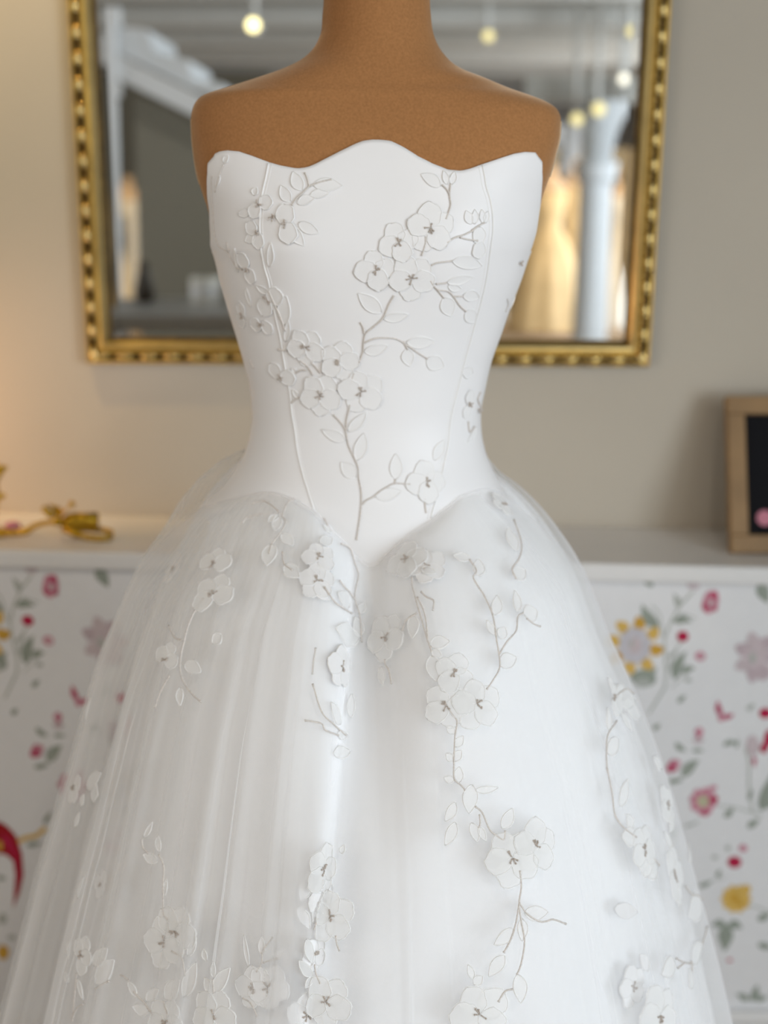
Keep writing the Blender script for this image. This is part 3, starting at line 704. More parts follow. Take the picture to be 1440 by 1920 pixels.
def skirt_mesh(name, nphi, nq, m_, q0=0, q1=1, **kw):
    ph = np.linspace(-12, 348, nphi+1)[:-1]; q = q0+(q1-q0)*np.linspace(0, 1, nq)**1.35
    PHg, Q = np.meshgrid(ph, q)
    X, Y, Z = skirt(PHg, Q, **kw)
    V = np.stack([X, Y, Z], -1).reshape(-1, 3)
    return V, [t[::-1] for t in grid_faces(nphi, nq, True)]
for nm, mm, nphi, kw in (('tulle_overskirt', 'tulle', 1500, dict(pleat=.0062, key='o', nr=95)),
                         ('tulle_underskirt', 'tulle_in', 1200, dict(pleat=.0065, key='i', sl=.875, sr=.95, sd=.965, drop=.002, nr=60, wr=(1.0, 2.4))),
                         ('skirt_lining', 'lining', 360, dict(pleat=.003, key='l', sl=.78, sr=.915, sd=.925, drop=.004, nr=20, wr=(3, 7)))):
    V, f_ = skirt_mesh(nm, nphi, 90, M[mm], **kw)
    obj(nm, V-G0, f_, M[mm], gown)
# carrier for the embroidery: the overskirt without its fine gathers
V, f_ = skirt_mesh('c', 360, 110, None, pleat=.0, off=.0025, key='c')
CARR = BVHTree.FromPolygons([tuple(v) for v in V], f_)
V, f_ = skirt_mesh('c', 360, 110, None, pleat=.0, key='c', sl=.875, sr=.95, sd=.965, off=.002)
CARR_IN = BVHTree.FromPolygons([tuple(v) for v in V], f_)
ph = np.linspace(-12, 192, 220); zz = np.linspace(zrow(250), zrow(1075), 200); PHg, Zg = np.meshgrid(ph, zz)
X, Y, Z = body(PHg, Zg, boff(Zg)); V = np.stack([X, Y, Z], -1).reshape(-1, 3)
GOWN_B = BVHTree.FromPolygons([tuple(v) for v in V], [t[::-1] for t in grid_faces(len(ph), len(zz))])

# ------------------------------------------------------------------ embroidery
#<EMB>
def hit(px, py, surf):
    d = ray(px, py).normalized()
    for tree in ({'b': [GOWN_B], 's': [CARR], 'i': [CARR_IN]}[surf]):
        loc, n, i, dist = tree.ray_cast(CAM, d)
        if loc is not None:
            if n.dot(d) > 0: n = -n
            return loc, n, tree
    return None
def snap(p, tree, n0, hgt):
    loc, n, i, d = tree.find_nearest(p)
    if loc is None: return p
    if n.dot(n0) < 0: n = -n
    return loc+n*hgt
LIFT = {'b': .0002, 's': .0, 'i': .0}
def smooth_line(pts, sub=4):
    if len(pts) < 3: 
        a, b_ = pts[0], pts[-1]; return [a+(b_-a)*t/sub for t in range(sub+1)]
    P_ = [pts[0]*2-pts[1]]+pts+[pts[-1]*2-pts[-2]]; out = []
    for k in range(1, len(P_)-2):
        for t in range(sub):
            t /= sub
            out.append(.5*((2*P_[k])+(P_[k+1]-P_[k-1])*t+(2*P_[k-1]-5*P_[k]+4*P_[k+1]-P_[k+2])*t*t+(3*P_[k]-P_[k-1]-3*P_[k+1]+P_[k+2])*t**3))
    out.append(pts[-1]); return out
def stem(surf, pts, rad=.00082, m_='cord'):
    Q = []
    for (x, y) in pts:
        h_ = hit(x, y, surf)
        if h_: Q.append(h_)
    if len(Q) < 2: return
    L = smooth_line([h_[0] for h_ in Q], 7); n0 = Q[0][1]
    L = [snap(p, Q[0][2], n0, LIFT[surf]+.0007) for p in L]
    R = [rad*(1.12 if k % 2 else .82) for k in range(len(L))]
    R[-1] = rad*1.5; R[0] = rad*1.3
    MB().tube([p-Vector(G0) for p in L], R, 6).build('stem', M[m_], gown, True)
def leaf(surf, bx, by, tx, ty, wpx, dense=None, ratio=None):
    h0 = hit(bx, by, surf); h1 = hit(tx, ty, surf)
    if not h0 or not h1: return
    if dense is None: dense = surf == 's'
    p0, n0, tree = h0; p1, n1, _ = h1; ax = p1-p0; Lm = ax.length
    if Lm > .09 or Lm < .002: return
    n_ = ((n0+n1)/2).normalized(); sd = n_.cross(ax).normalized()
    lpx = math.hypot(tx-bx, ty-by); wd = Lm*wpx/max(lpx, 1)*(1.2 if dense else 1.15)
    V = []; NT, NS = 11, 9; bend = RNG.uniform(-.06, .06)*Lm
    prof = [0.0, .0007, .0006, .0003, .0005, .0003, .0006, .0007, 0.0]
    pos = [-1, -.86, -.7, -.35, 0, .35, .7, .86, 1]
    for i in range(NT):
        t = i/(NT-1); wv = wd*.5*max(.03, math.sin(PI*min(1, t**.85)))**.8
        for k in range(NS):
            p = p0+ax*t+sd*(wv*pos[k]+bend*4*t*(1-t))
            V.append(snap(p, tree, n_, LIFT[surf]+prof[k]*(.35+.65*math.sin(PI*t)))-Vector(G0))
    lo = obj('leaf', V, [q for q in grid_faces(NS, NT)], M['petal_dense' if dense else 'petal'], gown)
    if True:          # raised outline
        ol = [V[i*NS+1] for i in range(NT)]+[V[i*NS+NS-2] for i in range(NT-1, -1, -1)]
        MB().tube(ol, .00050, 5).build('leaf_outline', M['thread'], lo, True)
def flower(surf, x, y, rpx, rot=0, n=5, miss=(), squash=1.0, dense=None, st=True, sep=.55):
    h_ = hit(x, y, surf)
    if not h_: return
    if dense is None: dense = surf == 's'
    c, n_, tree = h_
    dpt = (c-CAM).length*.99; r = rpx/F*dpt
    right = Vector((1, 0, 0)); T = (right-n_*right.dot(n_)).normalized(); B = n_.cross(T)
    if B.z < 0: B = -B
    root = empty('blossom', c-Vector(G0)); root.parent = gown
    for k in range(n):
        if k in miss: continue
        a = math.radians(rot)+2*PI*k/n+RNG.uniform(-.08, .08); q = r*RNG.uniform(.93, 1.07)
        pc = c+(T*math.cos(a)*squash+B*math.sin(a))*q*sep
        rr = q*(.54 if n >= 5 else .62)
        e1 = (T*math.cos(a)+B*math.sin(a)); e2 = n_.cross(e1)
        NR = 22; rings = [(.0, .0004), (.45, .0008), (.8, .0006), (.93, .0008), (1.0, .0)]
        zl = .0004*(k % 3)
        V = [snap(pc, tree, n_, LIFT[surf]+.0006+zl)-c]
        rim = []
        for (f_r, hgt) in rings[1:]:
            for s in range(NR):
                an = 2*PI*s/NR; wob = 1+.05*math.sin(5*an+k)+.03*math.sin(9*an+2*k)
                p = pc+(e1*math.cos(an)*1.05+e2*math.sin(an)*.98)*rr*f_r*wob
                V.append(snap(p, tree, n_, LIFT[surf]+hgt+zl)-c)
                if f_r == .93: rim.append(V[-1])
        fs = [(0, 1+s, 1+(s+1) % NR) for s in range(NR)]
        for g_ in range(3): fs += [(1+g_*NR+s, 1+(g_+1)*NR+s, 1+(g_+1)*NR+(s+1) % NR, 1+g_*NR+(s+1) % NR) for s in range(NR)]
        o = obj('petal', V, fs, M['petal_dense' if dense else 'petal'], root)
        if True:
            mb = MB(); mb.v = list(map(tuple, V)); mb.f = list(fs); mb.i = [0]*len(fs)
            mb.tube(rim+[rim[0]], .0003 if dense else .00042, 5, 1)
            bpy.data.objects.remove(o); o = obj('petal', mb.v, mb.f, None, root, True, [M['petal_dense' if dense else 'petal'], M['thread']], mb.i)
    if st:
        mb = MB()
        for k in range(5):
            a = RNG.uniform(0, 2*PI); l = r*RNG.uniform(.15, .27)
            p1 = c+(T*math.cos(a)+B*math.sin(a))*l*.15; p2 = c+(T*math.cos(a)+B*math.sin(a))*l
            mb.tube([snap(p1, tree, n_, LIFT[surf]+.0018)-c, snap((p1+p2)/2, tree, n_, LIFT[surf]+.0024)-c, snap(p2, tree, n_, LIFT[surf]+.0018)-c], .00055, 5)
            mb.ball(snap(p2, tree, n_, LIFT[surf]+.0024)-c, .00095, 6, 5)
        mb.build('stamens', M['stamen'], root, True)

# bodice
for a in [(705, 506, 33, 100, 4), (772, 521, 40, 50), (748, 455, 32, 110, 4), (807, 427, 42, 20), (574, 650, 35, 50), (637, 677, 36, 75), (600, 741, 39, 55), (677, 733, 39, 30),
          (799, 905, 35, 100, 4), (537, 420, 30, 100, 4, (1, 3)), (898, 455, 24, 180, 4, (0, 2), 1.0, None, False)]: flower('b', *a)
for a in [(512, 408, 8), (486, 383, 9), (481, 437, 9), (466, 502, 10), (502, 561, 12), (455, 592, 9), (527, 706, 10), (490, 606, 9), (880, 757, 9), (895, 770, 8), (975, 492, 7)]:
    flower('b', a[0], a[1], a[2]*3, RNG.uniform(0, 360), 5, (0, 1, 2, 3, 4) if a[2] < 9 else (0, 2, 4))
for a in [[(548, 385), (556, 373), (570, 360), (580, 350)], [(580, 350), (577, 336), (572, 324)], [(580, 350), (600, 342), (622, 337)], [(845, 345), (843, 366), (845, 384), (841, 398), (836, 411)], [(829, 347), (838, 356), (843, 366)],
          [(839, 455), (848, 448), (857, 444), (870, 440), (887, 432)], [(862, 445), (878, 449), (895, 451)], [(884, 432), (896, 424), (907, 418)], [(798, 443), (798, 455), (796, 462), (791, 479)],
          [(809, 497), (818, 493), (829, 491), (847, 489)], [(807, 526), (812, 534), (820, 543), (832, 558)], [(818, 532), (828, 531), (836, 530)], [(820, 543), (840, 546), (851, 557), (862, 573), (873, 583)], [(851, 555), (868, 555)],
          [(739, 554), (729, 571), (718, 596), (701, 612), (686, 625), (682, 643), (681, 659), (674, 679)], [(676, 604), (681, 613), (683, 625)], [(684, 642), (700, 635), (715, 633), (743, 635), (765, 648), (782, 660), (801, 672)], [(757, 640), (764, 655)],
          [(563, 676), (577, 686), (588, 703)], [(584, 679), (593, 688), (602, 699)], [(556, 699), (565, 694), (574, 694)], [(658, 719), (661, 708), (664, 699)], [(548, 755), (559, 746), (577, 744)],
          [(657, 759), (654, 772), (651, 784), (649, 806)], [(626, 777), (642, 795), (649, 809), (652, 826), (657, 842), (671, 874), (673, 896), (678, 925), (677, 957), (673, 986), (669, 1013)],
          [(680, 946), (688, 938), (700, 932), (712, 922), (725, 914), (740, 907), (769, 908)], [(740, 907), (742, 899)], [(796, 935), (797, 950), (799, 962)], [(505, 545), (515, 568), (525, 590), (536, 620)],
          [(398, 330), (398, 366), (402, 425), (410, 459), (426, 471), (436, 488), (445, 502)], [(427, 454), (430, 470)], [(445, 502), (455, 505)], [(421, 308), (411, 332), (404, 360)], [(950, 560), (952, 570), (947, 584)], [(900, 735), (895, 750), (902, 770)], [(877, 790), (880, 810), (888, 800)],
          [(522, 655), (538, 657)], [(470, 675), (477, 690)], [(451, 570), (456, 590)]]:
    stem('b', a, .00045 if a[0][0] < 425 or a[0][0] > 935 else .00078)
for a in [(567, 357, 550, 322, 22), (545, 378, 527, 348, 20), (558, 382, 591, 371, 18), (588, 347, 642, 349, 24), (582, 366, 618, 362, 16), (545, 425, 570, 460, 22), (560, 418, 598, 437, 20), (505, 500, 508, 455, 14), (533, 608, 537, 555, 24), (535, 640, 541, 600, 10),
          (826, 350, 790, 327, 22), (838, 346, 832, 320, 12), (846, 346, 853, 322, 12), (884, 420, 874, 395, 18), (889, 420, 890, 393, 14), (905, 418, 903, 393, 14), (910, 418, 915, 396, 12), (848, 489, 903, 499, 20), (832, 558, 846, 592, 24), (838, 529, 886, 520, 16), (840, 535, 865, 542, 12), (868, 553, 898, 558, 16), (873, 583, 890, 604, 18),
          (715, 586, 672, 550, 27), (719, 597, 766, 589, 17), (800, 672, 832, 687, 24), (762, 654, 768, 686, 22), (762, 641, 814, 640, 22), (683, 659, 727, 648, 20), (653, 809, 687, 774, 18), (649, 827, 604, 806, 20), (669, 863, 683, 812, 24), (667, 896, 640, 867, 26),
          (742, 899, 742, 851, 24), (704, 932, 752, 921, 22), (814, 863, 833, 825, 20), (447, 510, 440, 465, 8), (462, 540, 472, 575, 10), (450, 570, 462, 600, 10), (420, 305, 428, 292, 12), (413, 330, 405, 352, 9), (470, 395, 447, 402, 12), (480, 440, 460, 452, 14), (476, 366, 482, 352, 14), (505, 548, 480, 535, 12), (886, 700, 866, 695, 14), (893, 800, 876, 830, 10), (936, 640, 915, 655, 10), (965, 555, 955, 580, 9), (556, 699, 548, 690, 10), (559, 746, 549, 730, 10)]:
    leaf('b', *a)
# skirt
for a in [(400, 1060, 36, 70, 5, (2, 3)), (400, 1116, 40, 60, 5, (3,)), (311, 1238, 32, 60, 5, (2, 3)), (762, 1050, 38, 90, 4), (724, 1195, 42, 50, 5), (837, 1323, 42, 70), (893, 1320, 44, 30), (959, 1608, 50, 50), (1004, 1587, 45, 20), (899, 1901, 50, 40),
          (1207, 1593, 42, 60, 5), (1264, 1641, 48, 80, 5), (1236, 1903, 48, 40), (310, 1765, 44, 40), (330, 1745, 44, 60, 5, (2, 3)), (402, 1902, 40, 60), (612, 1878, 42, 50), (606, 1630, 42, 70), (619, 1718, 42, 20),
          (154, 1790, 30, 60, 5, (2,)), (312, 1915, 36, 60), (652, 1000, 34, 60, 5), (850, 1262, 34, 60, 4), (1150, 1310, 34, 60, 5, (1, 2)), (943, 946, 26, 0, 5, (0, 1)), (150, 1330, 34, 60, 5, (1,)), (140, 1475, 30, 10, 5, (1, 2)), (1250, 1510, 34, 40, 4), (1215, 1290, 30, 20, 4)]: flower('s', *a)
for a in [(478, 1852, 36, 30), (503, 1851, 36, 60, 5), (575, 1903, 36, 20), (595, 1090, 36, 20, 5), (598, 1045, 30, 40), (603, 1690, 38, 20), (800, 1062, 36, 40, 5), (640, 1250, 40, 20), (590, 1790, 30, 40), (1185, 1850, 34, 30), (190, 1655, 26, 30, 5, (1,)), (325, 1070, 28, 30, 5)]: flower('i', *a)
for a in [[(552, 937), (539, 945), (530, 967), (536, 979), (527, 998), (511, 1020), (505, 1039)], [(530, 1036), (533, 1057), (549, 1070)], [(474, 945), (486, 941), (499, 942), (512, 950), (524, 961)], [(455, 982), (460, 975), (467, 970), (480, 967), (492, 965)],
          [(383, 1123), (367, 1145), (353, 1176), (346, 1204), (341, 1226), (339, 1257), (347, 1282), (364, 1304), (378, 1316)], [(317, 1173), (328, 1195), (342, 1201)], [(319, 1267), (306, 1289), (297, 1310), (292, 1326)],
          [(614, 986), (624, 990), (633, 998)], [(639, 1020), (655, 1028), (661, 1045), (671, 1076), (668, 1097), (664, 1117), (670, 1140), (674, 1154), (677, 1180), (678, 1204)], [(636, 1089), (646, 1102), (655, 1111), (664, 1123)], [(608, 1101), (627, 1129), (645, 1142), (658, 1150)],
          [(586, 1282), (599, 1326), (610, 1345), (624, 1357), (638, 1370), (649, 1379)], [(571, 1351), (592, 1354), (604, 1358), (611, 1370), (633, 1379)], [(773, 1083), (774, 1100), (777, 1113), (787, 1147), (800, 1193), (810, 1223)],
          [(790, 1110), (800, 1120), (813, 1127), (812, 1145)], [(783, 1120), (797, 1153), (803, 1203)], [(755, 1183), (759, 1172), (763, 1163), (782, 1150)], [(722, 1237), (724, 1248), (730, 1257), (735, 1282)], 
          [(880, 1050), (893, 1070), (887, 1083), (896, 1100), (907, 1117), (923, 1153), (930, 1197), (935, 1227), (936, 1253), (923, 1277), (912, 1293)], [(935, 1227), (950, 1203), (967, 1183), (970, 1157), (980, 1150)], [(987, 1160), (1000, 1170), (1012, 1175)],
          [(963, 975), (977, 1020), (973, 1047), (960, 1067), (967, 1085)], [(840, 1327), (848, 1340), (857, 1353), (853, 1380), (852, 1400), (851, 1430), (852, 1460), (865, 1473), (872, 1482)],
          [(891, 1512), (904, 1524), (917, 1554), (930, 1566), (944, 1574), (947, 1557)], [(899, 1527), (900, 1545), (897, 1552)], [(974, 1632), (977, 1662), (973, 1692), (976, 1722), (983, 1764), (977, 1805), (969, 1827)], [(973, 1692), (985, 1710), (1000, 1722), (1013, 1728), (1025, 1727), (1037, 1724), (1060, 1732)],
          [(973, 1695), (968, 1725), (962, 1749), (953, 1770), (944, 1786)], [(961, 1854), (946, 1859), (934, 1878)], [(1137, 1440), (1147, 1490), (1152, 1527), (1167, 1550), (1192, 1570)], [(1225, 1610), (1235, 1622)], [(1285, 1662), (1297, 1677), (1310, 1680), (1316, 1687)],
          [(1297, 1807), (1282, 1805), (1267, 1797)], [(1282, 1805), (1270, 1815)], [(1295, 1802), (1297, 1822)], [(1155, 1305), (1165, 1297), (1175, 1292), (1187, 1300)], [(1155, 1352), (1139, 1377), (1136, 1410), (1137, 1440)], [(1325, 1737), (1316, 1770)],
          [(267, 1573), (269, 1588), (279, 1600)], [(299, 1602), (308, 1624), (307, 1653), (307, 1689), (308, 1714), (316, 1725)], [(323, 1783), (335, 1790), (343, 1797), (348, 1830)], [(308, 1877), (311, 1890), (316, 1902)], [(227, 1828), (235, 1832), (243, 1839)],
          [(252, 1859), (262, 1870), (272, 1880), (287, 1902)], [(402, 1862), (400, 1835)], [(604, 1649), (603, 1665)], [(630, 1754), (632, 1770), (637, 1783)], [(595, 1721), (588, 1743)], [(590, 1808), (593, 1826), (601, 1844)], [(179, 1855), (192, 1846), (206, 1839)], [(137, 1915), (142, 1860), (145, 1825)], [(157, 1882), (146, 1890), (138, 1907)]]:
    stem('s', a)
for a in [[(482, 1822), (492, 1804), (494, 1783), (512, 1757)], [(494, 1805), (508, 1800), (523, 1797)], [(456, 1871), (471, 1880), (483, 1905)], [(586, 1265), (588, 1240), (592, 1215)], [(720, 1030), (735, 1010), (750, 1000)]]: stem('i', a)
for a in [(510, 1020, 500, 1061, 24), (528, 1001, 549, 1023, 16), (517, 995, 521, 964, 15), (535, 1058, 561, 1083, 22), (522, 967, 503, 979, 16), (338, 1289, 338, 1323, 16), (346, 1245, 377, 1260, 18), (415, 1190, 398, 1205, 22), (655, 1136, 633, 1112, 25), (674, 1195, 630, 1178, 28), (674, 1195, 666, 1157, 20),
          (672, 1150, 684, 1130, 14), (639, 1357, 621, 1317, 20), (652, 1379, 633, 1374, 12), (657, 1409, 625, 1412, 16), (658, 1345, 660, 1301, 15), (773, 1153, 773, 1197, 22), (807, 1210, 843, 1203, 25), (810, 1220, 828, 1231, 14), (808, 1230, 818, 1277, 26), (715, 1250, 718, 1284, 14), (790, 1066, 817, 1075, 16),
          (882, 1048, 850, 1042, 18), (897, 1080, 897, 1049, 18), (927, 1153, 932, 1117, 17), (927, 1190, 913, 1163, 14), (937, 1197, 947, 1177, 17), (937, 1247, 968, 1233, 22), (970, 1147, 965, 1107, 15), (982, 1152, 1007, 1146, 22), (968, 1033, 952, 990, 20), (966, 1085, 984, 1068, 18),
          (853, 1375, 838, 1362, 14), (853, 1400, 868, 1380, 15), (850, 1426, 837, 1413, 14), (853, 1427, 865, 1407, 16), (861, 1467, 861, 1438, 18), (852, 1463, 833, 1458, 13), (884, 1471, 880, 1525, 28), (891, 1482, 934, 1477, 12), (854, 1505, 835, 1540, 18), (854, 1542, 835, 1585, 20), (884, 1543, 895, 1578, 18), (898, 1550, 911, 1576, 12),
          (942, 1554, 961, 1516, 22), (983, 1711, 1027, 1710, 22), (978, 1722, 979, 1764, 20), (962, 1741, 927, 1771, 22), (946, 1792, 917, 1830, 24), (970, 1827, 977, 1880, 26), (887, 1835, 878, 1809, 12), (888, 1845, 905, 1830, 18),
          (1162, 1512, 1176, 1462, 20), (1185, 1555, 1176, 1527, 22), (1192, 1572, 1166, 1567, 20), (1315, 1691, 1291, 1717, 16), (1232, 1625, 1209, 1639, 16), (1259, 1590, 1245, 1560, 12), (1292, 1617, 1291, 1582, 10), (1297, 1807, 1317, 1770, 14), (1265, 1805, 1241, 1827, 20), (1296, 1822, 1292, 1851, 22),
          (1155, 1187, 1139, 1169, 12), (1155, 1305, 1190, 1313, 16), (1157, 1307, 1165, 1285, 14), (1142, 1372, 1139, 1327, 16), (1139, 1412, 1159, 1385, 16), (1152, 1300, 1140, 1270, 16), (1170, 1320, 1200, 1345, 18), (1165, 1340, 1185, 1370, 16),
          (270, 1570, 286, 1541, 9), (299, 1597, 297, 1566, 13), (296, 1615, 269, 1602, 15), (309, 1680, 313, 1648, 9), (352, 1792, 368, 1757, 14), (344, 1869, 368, 1805, 26), (310, 1873, 337, 1838, 25), (274, 1877, 298, 1855, 15), (280, 1896, 249, 1887, 16), (256, 1868, 240, 1840, 14), (402, 1862, 431, 1815, 22), (399, 1862, 384, 1833, 20), (400, 1833, 401, 1803, 11), (387, 1801, 382, 1779, 12),
          (574, 1761, 586, 1805, 18), (586, 1830, 561, 1801, 15), (583, 1832, 572, 1852, 14), (640, 1600, 646, 1585, 10), (162, 1474, 190, 1449, 14), (152, 1511, 158, 1489, 16), (140, 1550, 150, 1522, 13), (172, 1484, 184, 1490, 12), (146, 1684, 158, 1644, 10), (173, 1806, 202, 1778, 20), (180, 1845, 214, 1800, 28), (146, 1835, 156, 1874, 11), (132, 1762, 128, 1798, 14), (130, 1840, 122, 1822, 10),
          (170, 1310, 160, 1350, 12), (620, 1000, 606, 985, 12), (600, 1018, 622, 1008, 14), (1240, 1440, 1225, 1420, 14), (1262, 1535, 1255, 1560, 12)]: leaf('s', *a)
for a in [(492, 1790, 491, 1757, 15), (511, 1795, 534, 1781, 13), (467, 1812, 458, 1752, 9), (1152, 1704, 1195, 1710, 16), (590, 1110, 618, 1125, 18), (560, 1700, 580, 1740, 20), (580, 1640, 565, 1690, 26), (1215, 1820, 1200, 1790, 18), (700, 1040, 735, 1018, 16)]: leaf('i', *a)
#</EMB>

# ------------------------------------------------------------------ the room behind, seen in the mirror
#<ROOM>
ZB = .0
def lathe_thing(name, label, cat, px, D, parts, group=None, z=0.0):
    p = mir(px, 500, D); e = empty(name, (p.x, p.y, z)); tag(e, label, cat, group)
    for (nm, m_, prof, sx, sy) in parts: MB().lathe(prof, (0, 0, 0), 28, sx=sx, sy=sy).build(nm, M[m_], e, True)
    return e
def column(px, D, label, side, zc=1.56):
    p = mir(px, 500, D); zt = 2.12
    e = empty('column', (p.x, p.y, 0)); tag(e, label, 'column')
    MB().lathe([(.0, 0), (.17, 0), (.17, .10), (.14, .14), (.132, .18), (.118, zc-.05), (.12, zc)], (0, 0, 0), 28).build('shaft', M['column'], e, True)
    MB().lathe([(.12, zc), (.15, zc+.02), (.14, zc+.05), (.155, zc+.10), (.155, zc+.14), (.11, zc+.15), (.11, zt)], (0, 0, 0), 28).build('capital', M['column'], e, True)
    mb = MB(); pts = []
    for k in range(9):
        a = k/8*PI/2; pts.append(Vector((side*(.10+.26*(1-math.cos(a))), 0, zc+.12+(zt-zc-.12)*math.sin(a)**.9)))
    for k in range(8):
        a, b_ = pts[k], pts[k+1]; V = []
        for q in (a, b_):
            for dy in (-.06, .06):
                V += [(q.x, dy, q.z), (side*.02, dy, q.z)]
        mb.add(V, [(0, 4, 6, 2), (1, 3, 7, 5), (0, 1, 5, 4), (2, 6, 7, 3), (0, 2, 3, 1), (4, 5, 7, 6)])
    mb.build('bracket', M['column'], e)
    return e
column(1113, 9.3, 'white round column with a curved bracket reflected at the right of the mirror', 1)
column(1062, 13.5, 'farther white column with a bracket reflected beside the tan shoulder', -1, 1.62)
lp0, lp1 = mir(985, 200, 9.5), mir(1330, 200, 9.5)
o = slab('beam_lintel', ((lp0.x+lp1.x)/2, lp0.y-.1, 2.21), (lp1.x-lp0.x, .2, .18), M['ceil'])
def display_dress(px, D, h, r, m_, label, grp=None, plinth=True, bust=True):
    p = mir(px, 500, D); e = empty('display_gown', (p.x, p.y, 0.20)); tag(e, label, 'dress')
    prof = [(0, 0), (r, 0), (r*.97, .05), (r*.72, h*.38), (r*.45, h*.58), (.115, h*.66), (.10, h*.70), (.125, h*.76), (.15, h*.87), (.14, h*.90), (0, h*.90)]
    V = []; S = 40
    for (rr, z) in prof:
        for q in range(S):
            a = 2*PI*q/S; k = 1+.06*math.sin(9*a)*(1 if z < h*.6 else 0); V.append((rr*k*math.cos(a), rr*k*math.sin(a)*(.85 if z < h*.6 else .7), z))
    n = len(prof); f_ = [(j*S+q, j*S+(q+1) % S, (j+1)*S+(q+1) % S, (j+1)*S+q) for j in range(n-1) for q in range(S)]
    obj('skirt_and_bodice', V, f_, M[m_], e)
    MB().lathe([(0, h*.90), (.13, h*.90), (.15, h*.93), (.10, h*.97), (.05, h*.99), (.045, h*1.07), (0, h*1.08)], (0, 0, 0), 24, sy=.6).build('bust_form', M['stool'], e, True)
    return e
def plinth(px, D, r, label):
    p = mir(px, 500, D); e = MB().lathe([(0, 0), (r, 0), (r, .02), (r*.96, .035), (r*.96, .165), (r, .18), (r, .20), (0, .20)], (0, 0, 0), 28).build('display_plinth', M['stool'], None, True)
    e.location = (p.x, p.y, 0); tag(e, label, 'plinth'); return e
for (px, D, h, r, m_, l1, l2) in (
        (1030, 11.7, 1.40, .38, 'dress_gold', 'ivory gold ball gown reflected just right of the bodice', 'pale wooden plinth under the ivory gold ball gown'),
        (1076, 12.6, 1.45, .20, 'dress_gold', 'slim gold gown reflected between the ball gown and the white column', 'pale wooden plinth under the slim gold gown'),
        (1172, 11.9, 1.35, .26, 'dress_white', 'ivory gown reflected between the white column and the right frame rail', 'pale wooden plinth under the ivory gown by the frame'),
        (905, 12.6, 1.4, .25, 'dress_white', 'ivory gown reflected mostly behind the bodice of the wedding dress', 'pale wooden plinth under the gown behind the bodice'),
        (206, 12.0, 1.4, .20, 'dress_gold', 'yellow gold gown reflected nearest the left frame rail', 'pale wooden plinth under the yellow gold gown'),
        (246, 12.6, 1.3, .16, 'dress_white', 'narrow champagne gown reflected beside the grey wall', 'pale wooden plinth under the champagne gown')):
    display_dress(px, D, h, r, m_, l1); plinth(px, D, r*.95, l2)
# picture rail with amber lamps across the far wall of the gowns
D = 13.9; a = mir(985, 335, D); b_ = mir(1215, 335, D)
rl = empty('lamp_rail', ((a.x+b_.x)/2, a.y, a.z)); tag(rl, 'dark horizontal rail carrying amber lamps above the reflected gowns', 'rail')
MB().box((0, 0, 0), (b_.x-a.x, .05, .07)).build('bar', M['dark'], rl)
for x in (a.x+.02, b_.x-.02): MB().box((x-(a.x+b_.x)/2, 0, -a.z/2), (.05, .05, a.z)).build('post', M['dark'], rl)
M['amber'] = emit('amber_shade', (1, .55, .12), 1.1)
for px, lb_ in ((1046, 'amber glass lamp on the rail beside the tan shoulder'), (1188, 'amber glass lamp on the rail by the right frame rail')):
    p = mir(px, 338, D-.12); e = empty('amber_lamp', p); tag(e, lb_, 'lamp')
    MB().lathe([(0, -.14), (.05, -.12), (.075, -.03), (.06, .07), (.03, .11), (0, .11)], (0, 0, 0), 20).build('shade', M['amber'], e, True)
    MB().lathe([(0, .11), (.03, .11), (.025, .16), (0, .17)], (0, 0, 0), 16).build('cap', M['dark'], e, True)
    MB().box((0, -.05, .12), (.02, .12, .02)).build('arm', M['dark'], e)
# drapery wall of hanging gowns far at the right: warm pale wall panel
p0, p1 = mir(985, 400, 14.4), mir(1235, 400, 14.4)
o = slab('wall_panel', ((p0.x+p1.x)/2, p0.y, .95), (p1.x-p0.x, .06, 1.9), M['dress_gold'])
# staircase at the left
D = 7.0
def mp(x, y, d=D): return mir(x, y, d)
s0 = mp(188, 78); e = empty('staircase', (mp(300, 300).x, mp(300, 300).y, 0)); tag(e, 'white painted staircase with stepped stringer reflected at the upper left of the mirror', 'staircase')
E0 = Vector(e.location)
def prism(name, pts, m_, th, d=D):
    P_ = [mp(x, y, d) for x, y in pts]; n = len(P_)
    V = [Vector((p.x, p.y-th/2, p.z))-E0 for p in P_]+[Vector((p.x, p.y+th/2, p.z))-E0 for p in P_]
    f_ = [tuple(range(n)), tuple(range(n, 2*n))[::-1]]+[(q, (q+1) % n, n+(q+1) % n, n+q) for q in range(n)]
    return obj(name, V, f_, m_, e, False)
prism('stringer', [(150, 60), (196, 92), (380, 182), (600, 292), (600, 335), (380, 226), (196, 136), (150, 116)], M['column'], .10)
prism('step', [(214, 62), (300, 70), (312, 112), (345, 118), (372, 124), (378, 158), (430, 165), (440, 190), (380, 176), (210, 92)], M['column'], .9, D+.5)
for pts in ([(183, 12), (220, 12), (221, 48), (186, 48)], [(189, 48), (214, 48), (216, 150), (222, 152), (222, 180), (190, 180), (188, 150)], [(194, 180), (214, 180), (224, 690), (214, 690)]):
    prism('newel_post', pts, M['column'], .09, D-.05)
prism('bracket', [(170, 145), (190, 150), (190, 182), (172, 178)], M['column'], .08, D-.05)
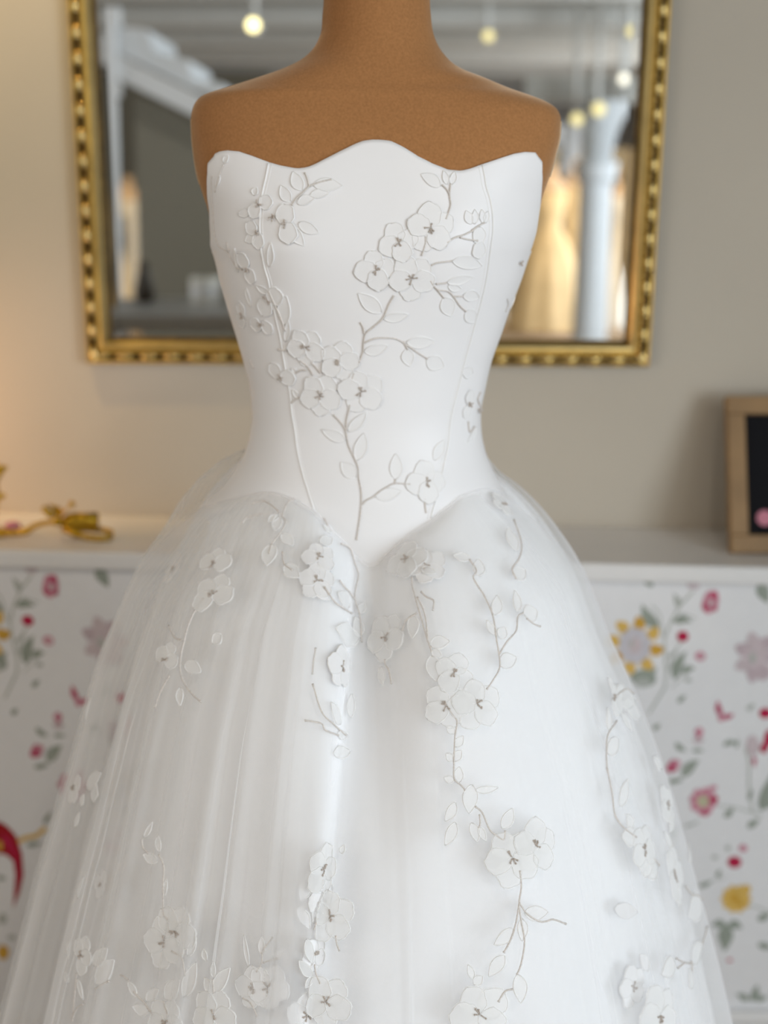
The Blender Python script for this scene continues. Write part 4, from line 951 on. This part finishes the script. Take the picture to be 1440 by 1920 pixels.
# grey partition under the stairs
q = [(250, 176), (640, 366), (640, 690), (262, 690)]
P_ = [mp(x, y, 7.6) for x, y in q]; P_[2].z = P_[3].z = 0
n = 4; V = [(p.x, p.y-.04, p.z) for p in P_]+[(p.x, p.y+.04, p.z) for p in P_]
o = obj('wall_partition', V, [(0, 1, 2, 3), (7, 6, 5, 4)]+[(k, 4+k, 4+(k+1) % 4, (k+1) % 4) for k in range(4)], M['grey_wall'], None, False); tag(o, kind='structure')
o = slab('wall_recess', (mp(215, 400, 9.2).x-.2, 2*YMIR-13.1, 1.3), (2.0, .08, 2.6), M['grey_wall'])
# console table with candle jars
D2 = 6.1; zt = .99
cx = mir(430, 600, D2).x
tb = empty('console_table', (cx, 2*YMIR-D2, 0)); tag(tb, 'grey console table with candle jars on it reflected in front of the grey wall', 'table')
M['grey_top'] = mat('grey_table_paint', (.36, .35, .33), .4)
wd_ = 1.3; ddp = .8
bevel(MB().box((0, 0, zt-.02), (wd_, ddp, .04)).build('table_top', M['grey_top'], tb), .006)
for sx in (-1, 1):
    for sy in (-1, 1): MB().box((sx*(wd_/2-.05), sy*(ddp/2-.05), (zt-.04)/2), (.05, .05, zt-.04)).build('leg', M['grey_top'], tb)
MB().box((0, 0, zt-.09), (wd_-.12, ddp-.12, .1)).build('apron', M['grey_top'], tb)
def jar(px, D, r, h, label):
    p = mir(px, 500, D); j = empty('candle_jar', (p.x, p.y, zt)); tag(j, label, 'candle')
    MB().lathe([(0, 0), (r, 0), (r*1.02, .01), (r*1.02, h), (r*.92, h), (r*.92, h-.02), (0, h-.02)], (0, 0, 0), 24).build('jar', M['wax'], j, True)
    MB().lathe([(r*1.03, h*.2), (r*1.035, h*.25), (r*1.035, h*.7), (r*1.03, h*.75)], (0, 0, 0), 24).build('label_band', M['white'], j, True)
    MB().tube([(0, 0, h-.02), (0, 0, h+.002), (.002, 0, h+.012)], .002, 6).build('wick', M['dark'], j)
jar(381, 6.25, .074, .125, 'wide ivory candle jar reflected on the grey console table'); jar(450, 6.25, .06, .115, 'white candle jar reflected at the edge of the gown bodice')
p = mir(270, 600, 6.3); vs_ = MB().lathe([(0, 0), (.045, 0), (.055, .05), (.03, .15), (.025, .2), (.02, .2), (0, .02)], (0, 0, 0), 20).build('vase', M['dark'], None, True); vs_.location = (p.x, p.y, zt); tag(vs_, 'small black vase reflected on the left end of the grey console table', 'vase')
# track spotlights
def lampspot(px, py, D, bulb, r, label, hang=None):
    p = mir(px, py, D); e = empty('ceiling_spotlight', p); tag(e, label, 'spotlight')
    R = Matrix.Rotation(-PI/2, 3, 'X')
    MB().lathe([(r*.55, -.16), (r*1.1, -.12), (r*1.15, .0), (r*1.02, .0), (r*1.02, -.02)], (0, 0, 0), 20, R=R).build('housing', M['steel'], e, True)
    MB().ball((0, .012, 0), r*.92, 16, 10, sc_=(1, .35, 1)).build('bulb', M[bulb], e, True)
    top = ZC-p.z
    MB().tube([(0, -.08, r), (0, -.08, max(top, r+.02))], .018, 8).build('arm', M['steel'], e, True)
    return p
for a in ((473, 45, 7.4, 'bulb_hot', .036, 'brightest warm spotlight reflected left of the tan neck'), (917, 66, 8.9, 'bulb_warm', .036, 'warm yellow spotlight reflected right of the tan neck'),
          (1188, 57, 9.0, 'bulb_warm', .034, 'warm spotlight reflected at the top right against the frame'), (1172, 147, 9.2, 'bulb_white', .034, 'white spotlight reflected below the one against the frame'),
          (1125, 204, 9.1, 'bulb_warm', .044, 'larger of the paired yellow spotlights, upper right one'), (1084, 223, 9.2, 'bulb_warm', .040, 'lower left one of the paired yellow spotlights above the shoulder'),
          (1178, 201, 9.3, 'bulb_dim', .03, 'small dim spotlight reflected right of the yellow pair')): lampspot(*a)
# light of those spotlights on the gowns
for px, D, pw in ((1000, 11.8, 80), (1090, 12.6, 55), (215, 12.0, 110)):
    p = mir(px, 500, D); spot('gown_spot', (p.x+.3, p.y+1.6, 2.6), (p.x, p.y, .9), pw, (1, .72, .38), 55)
#</ROOM>
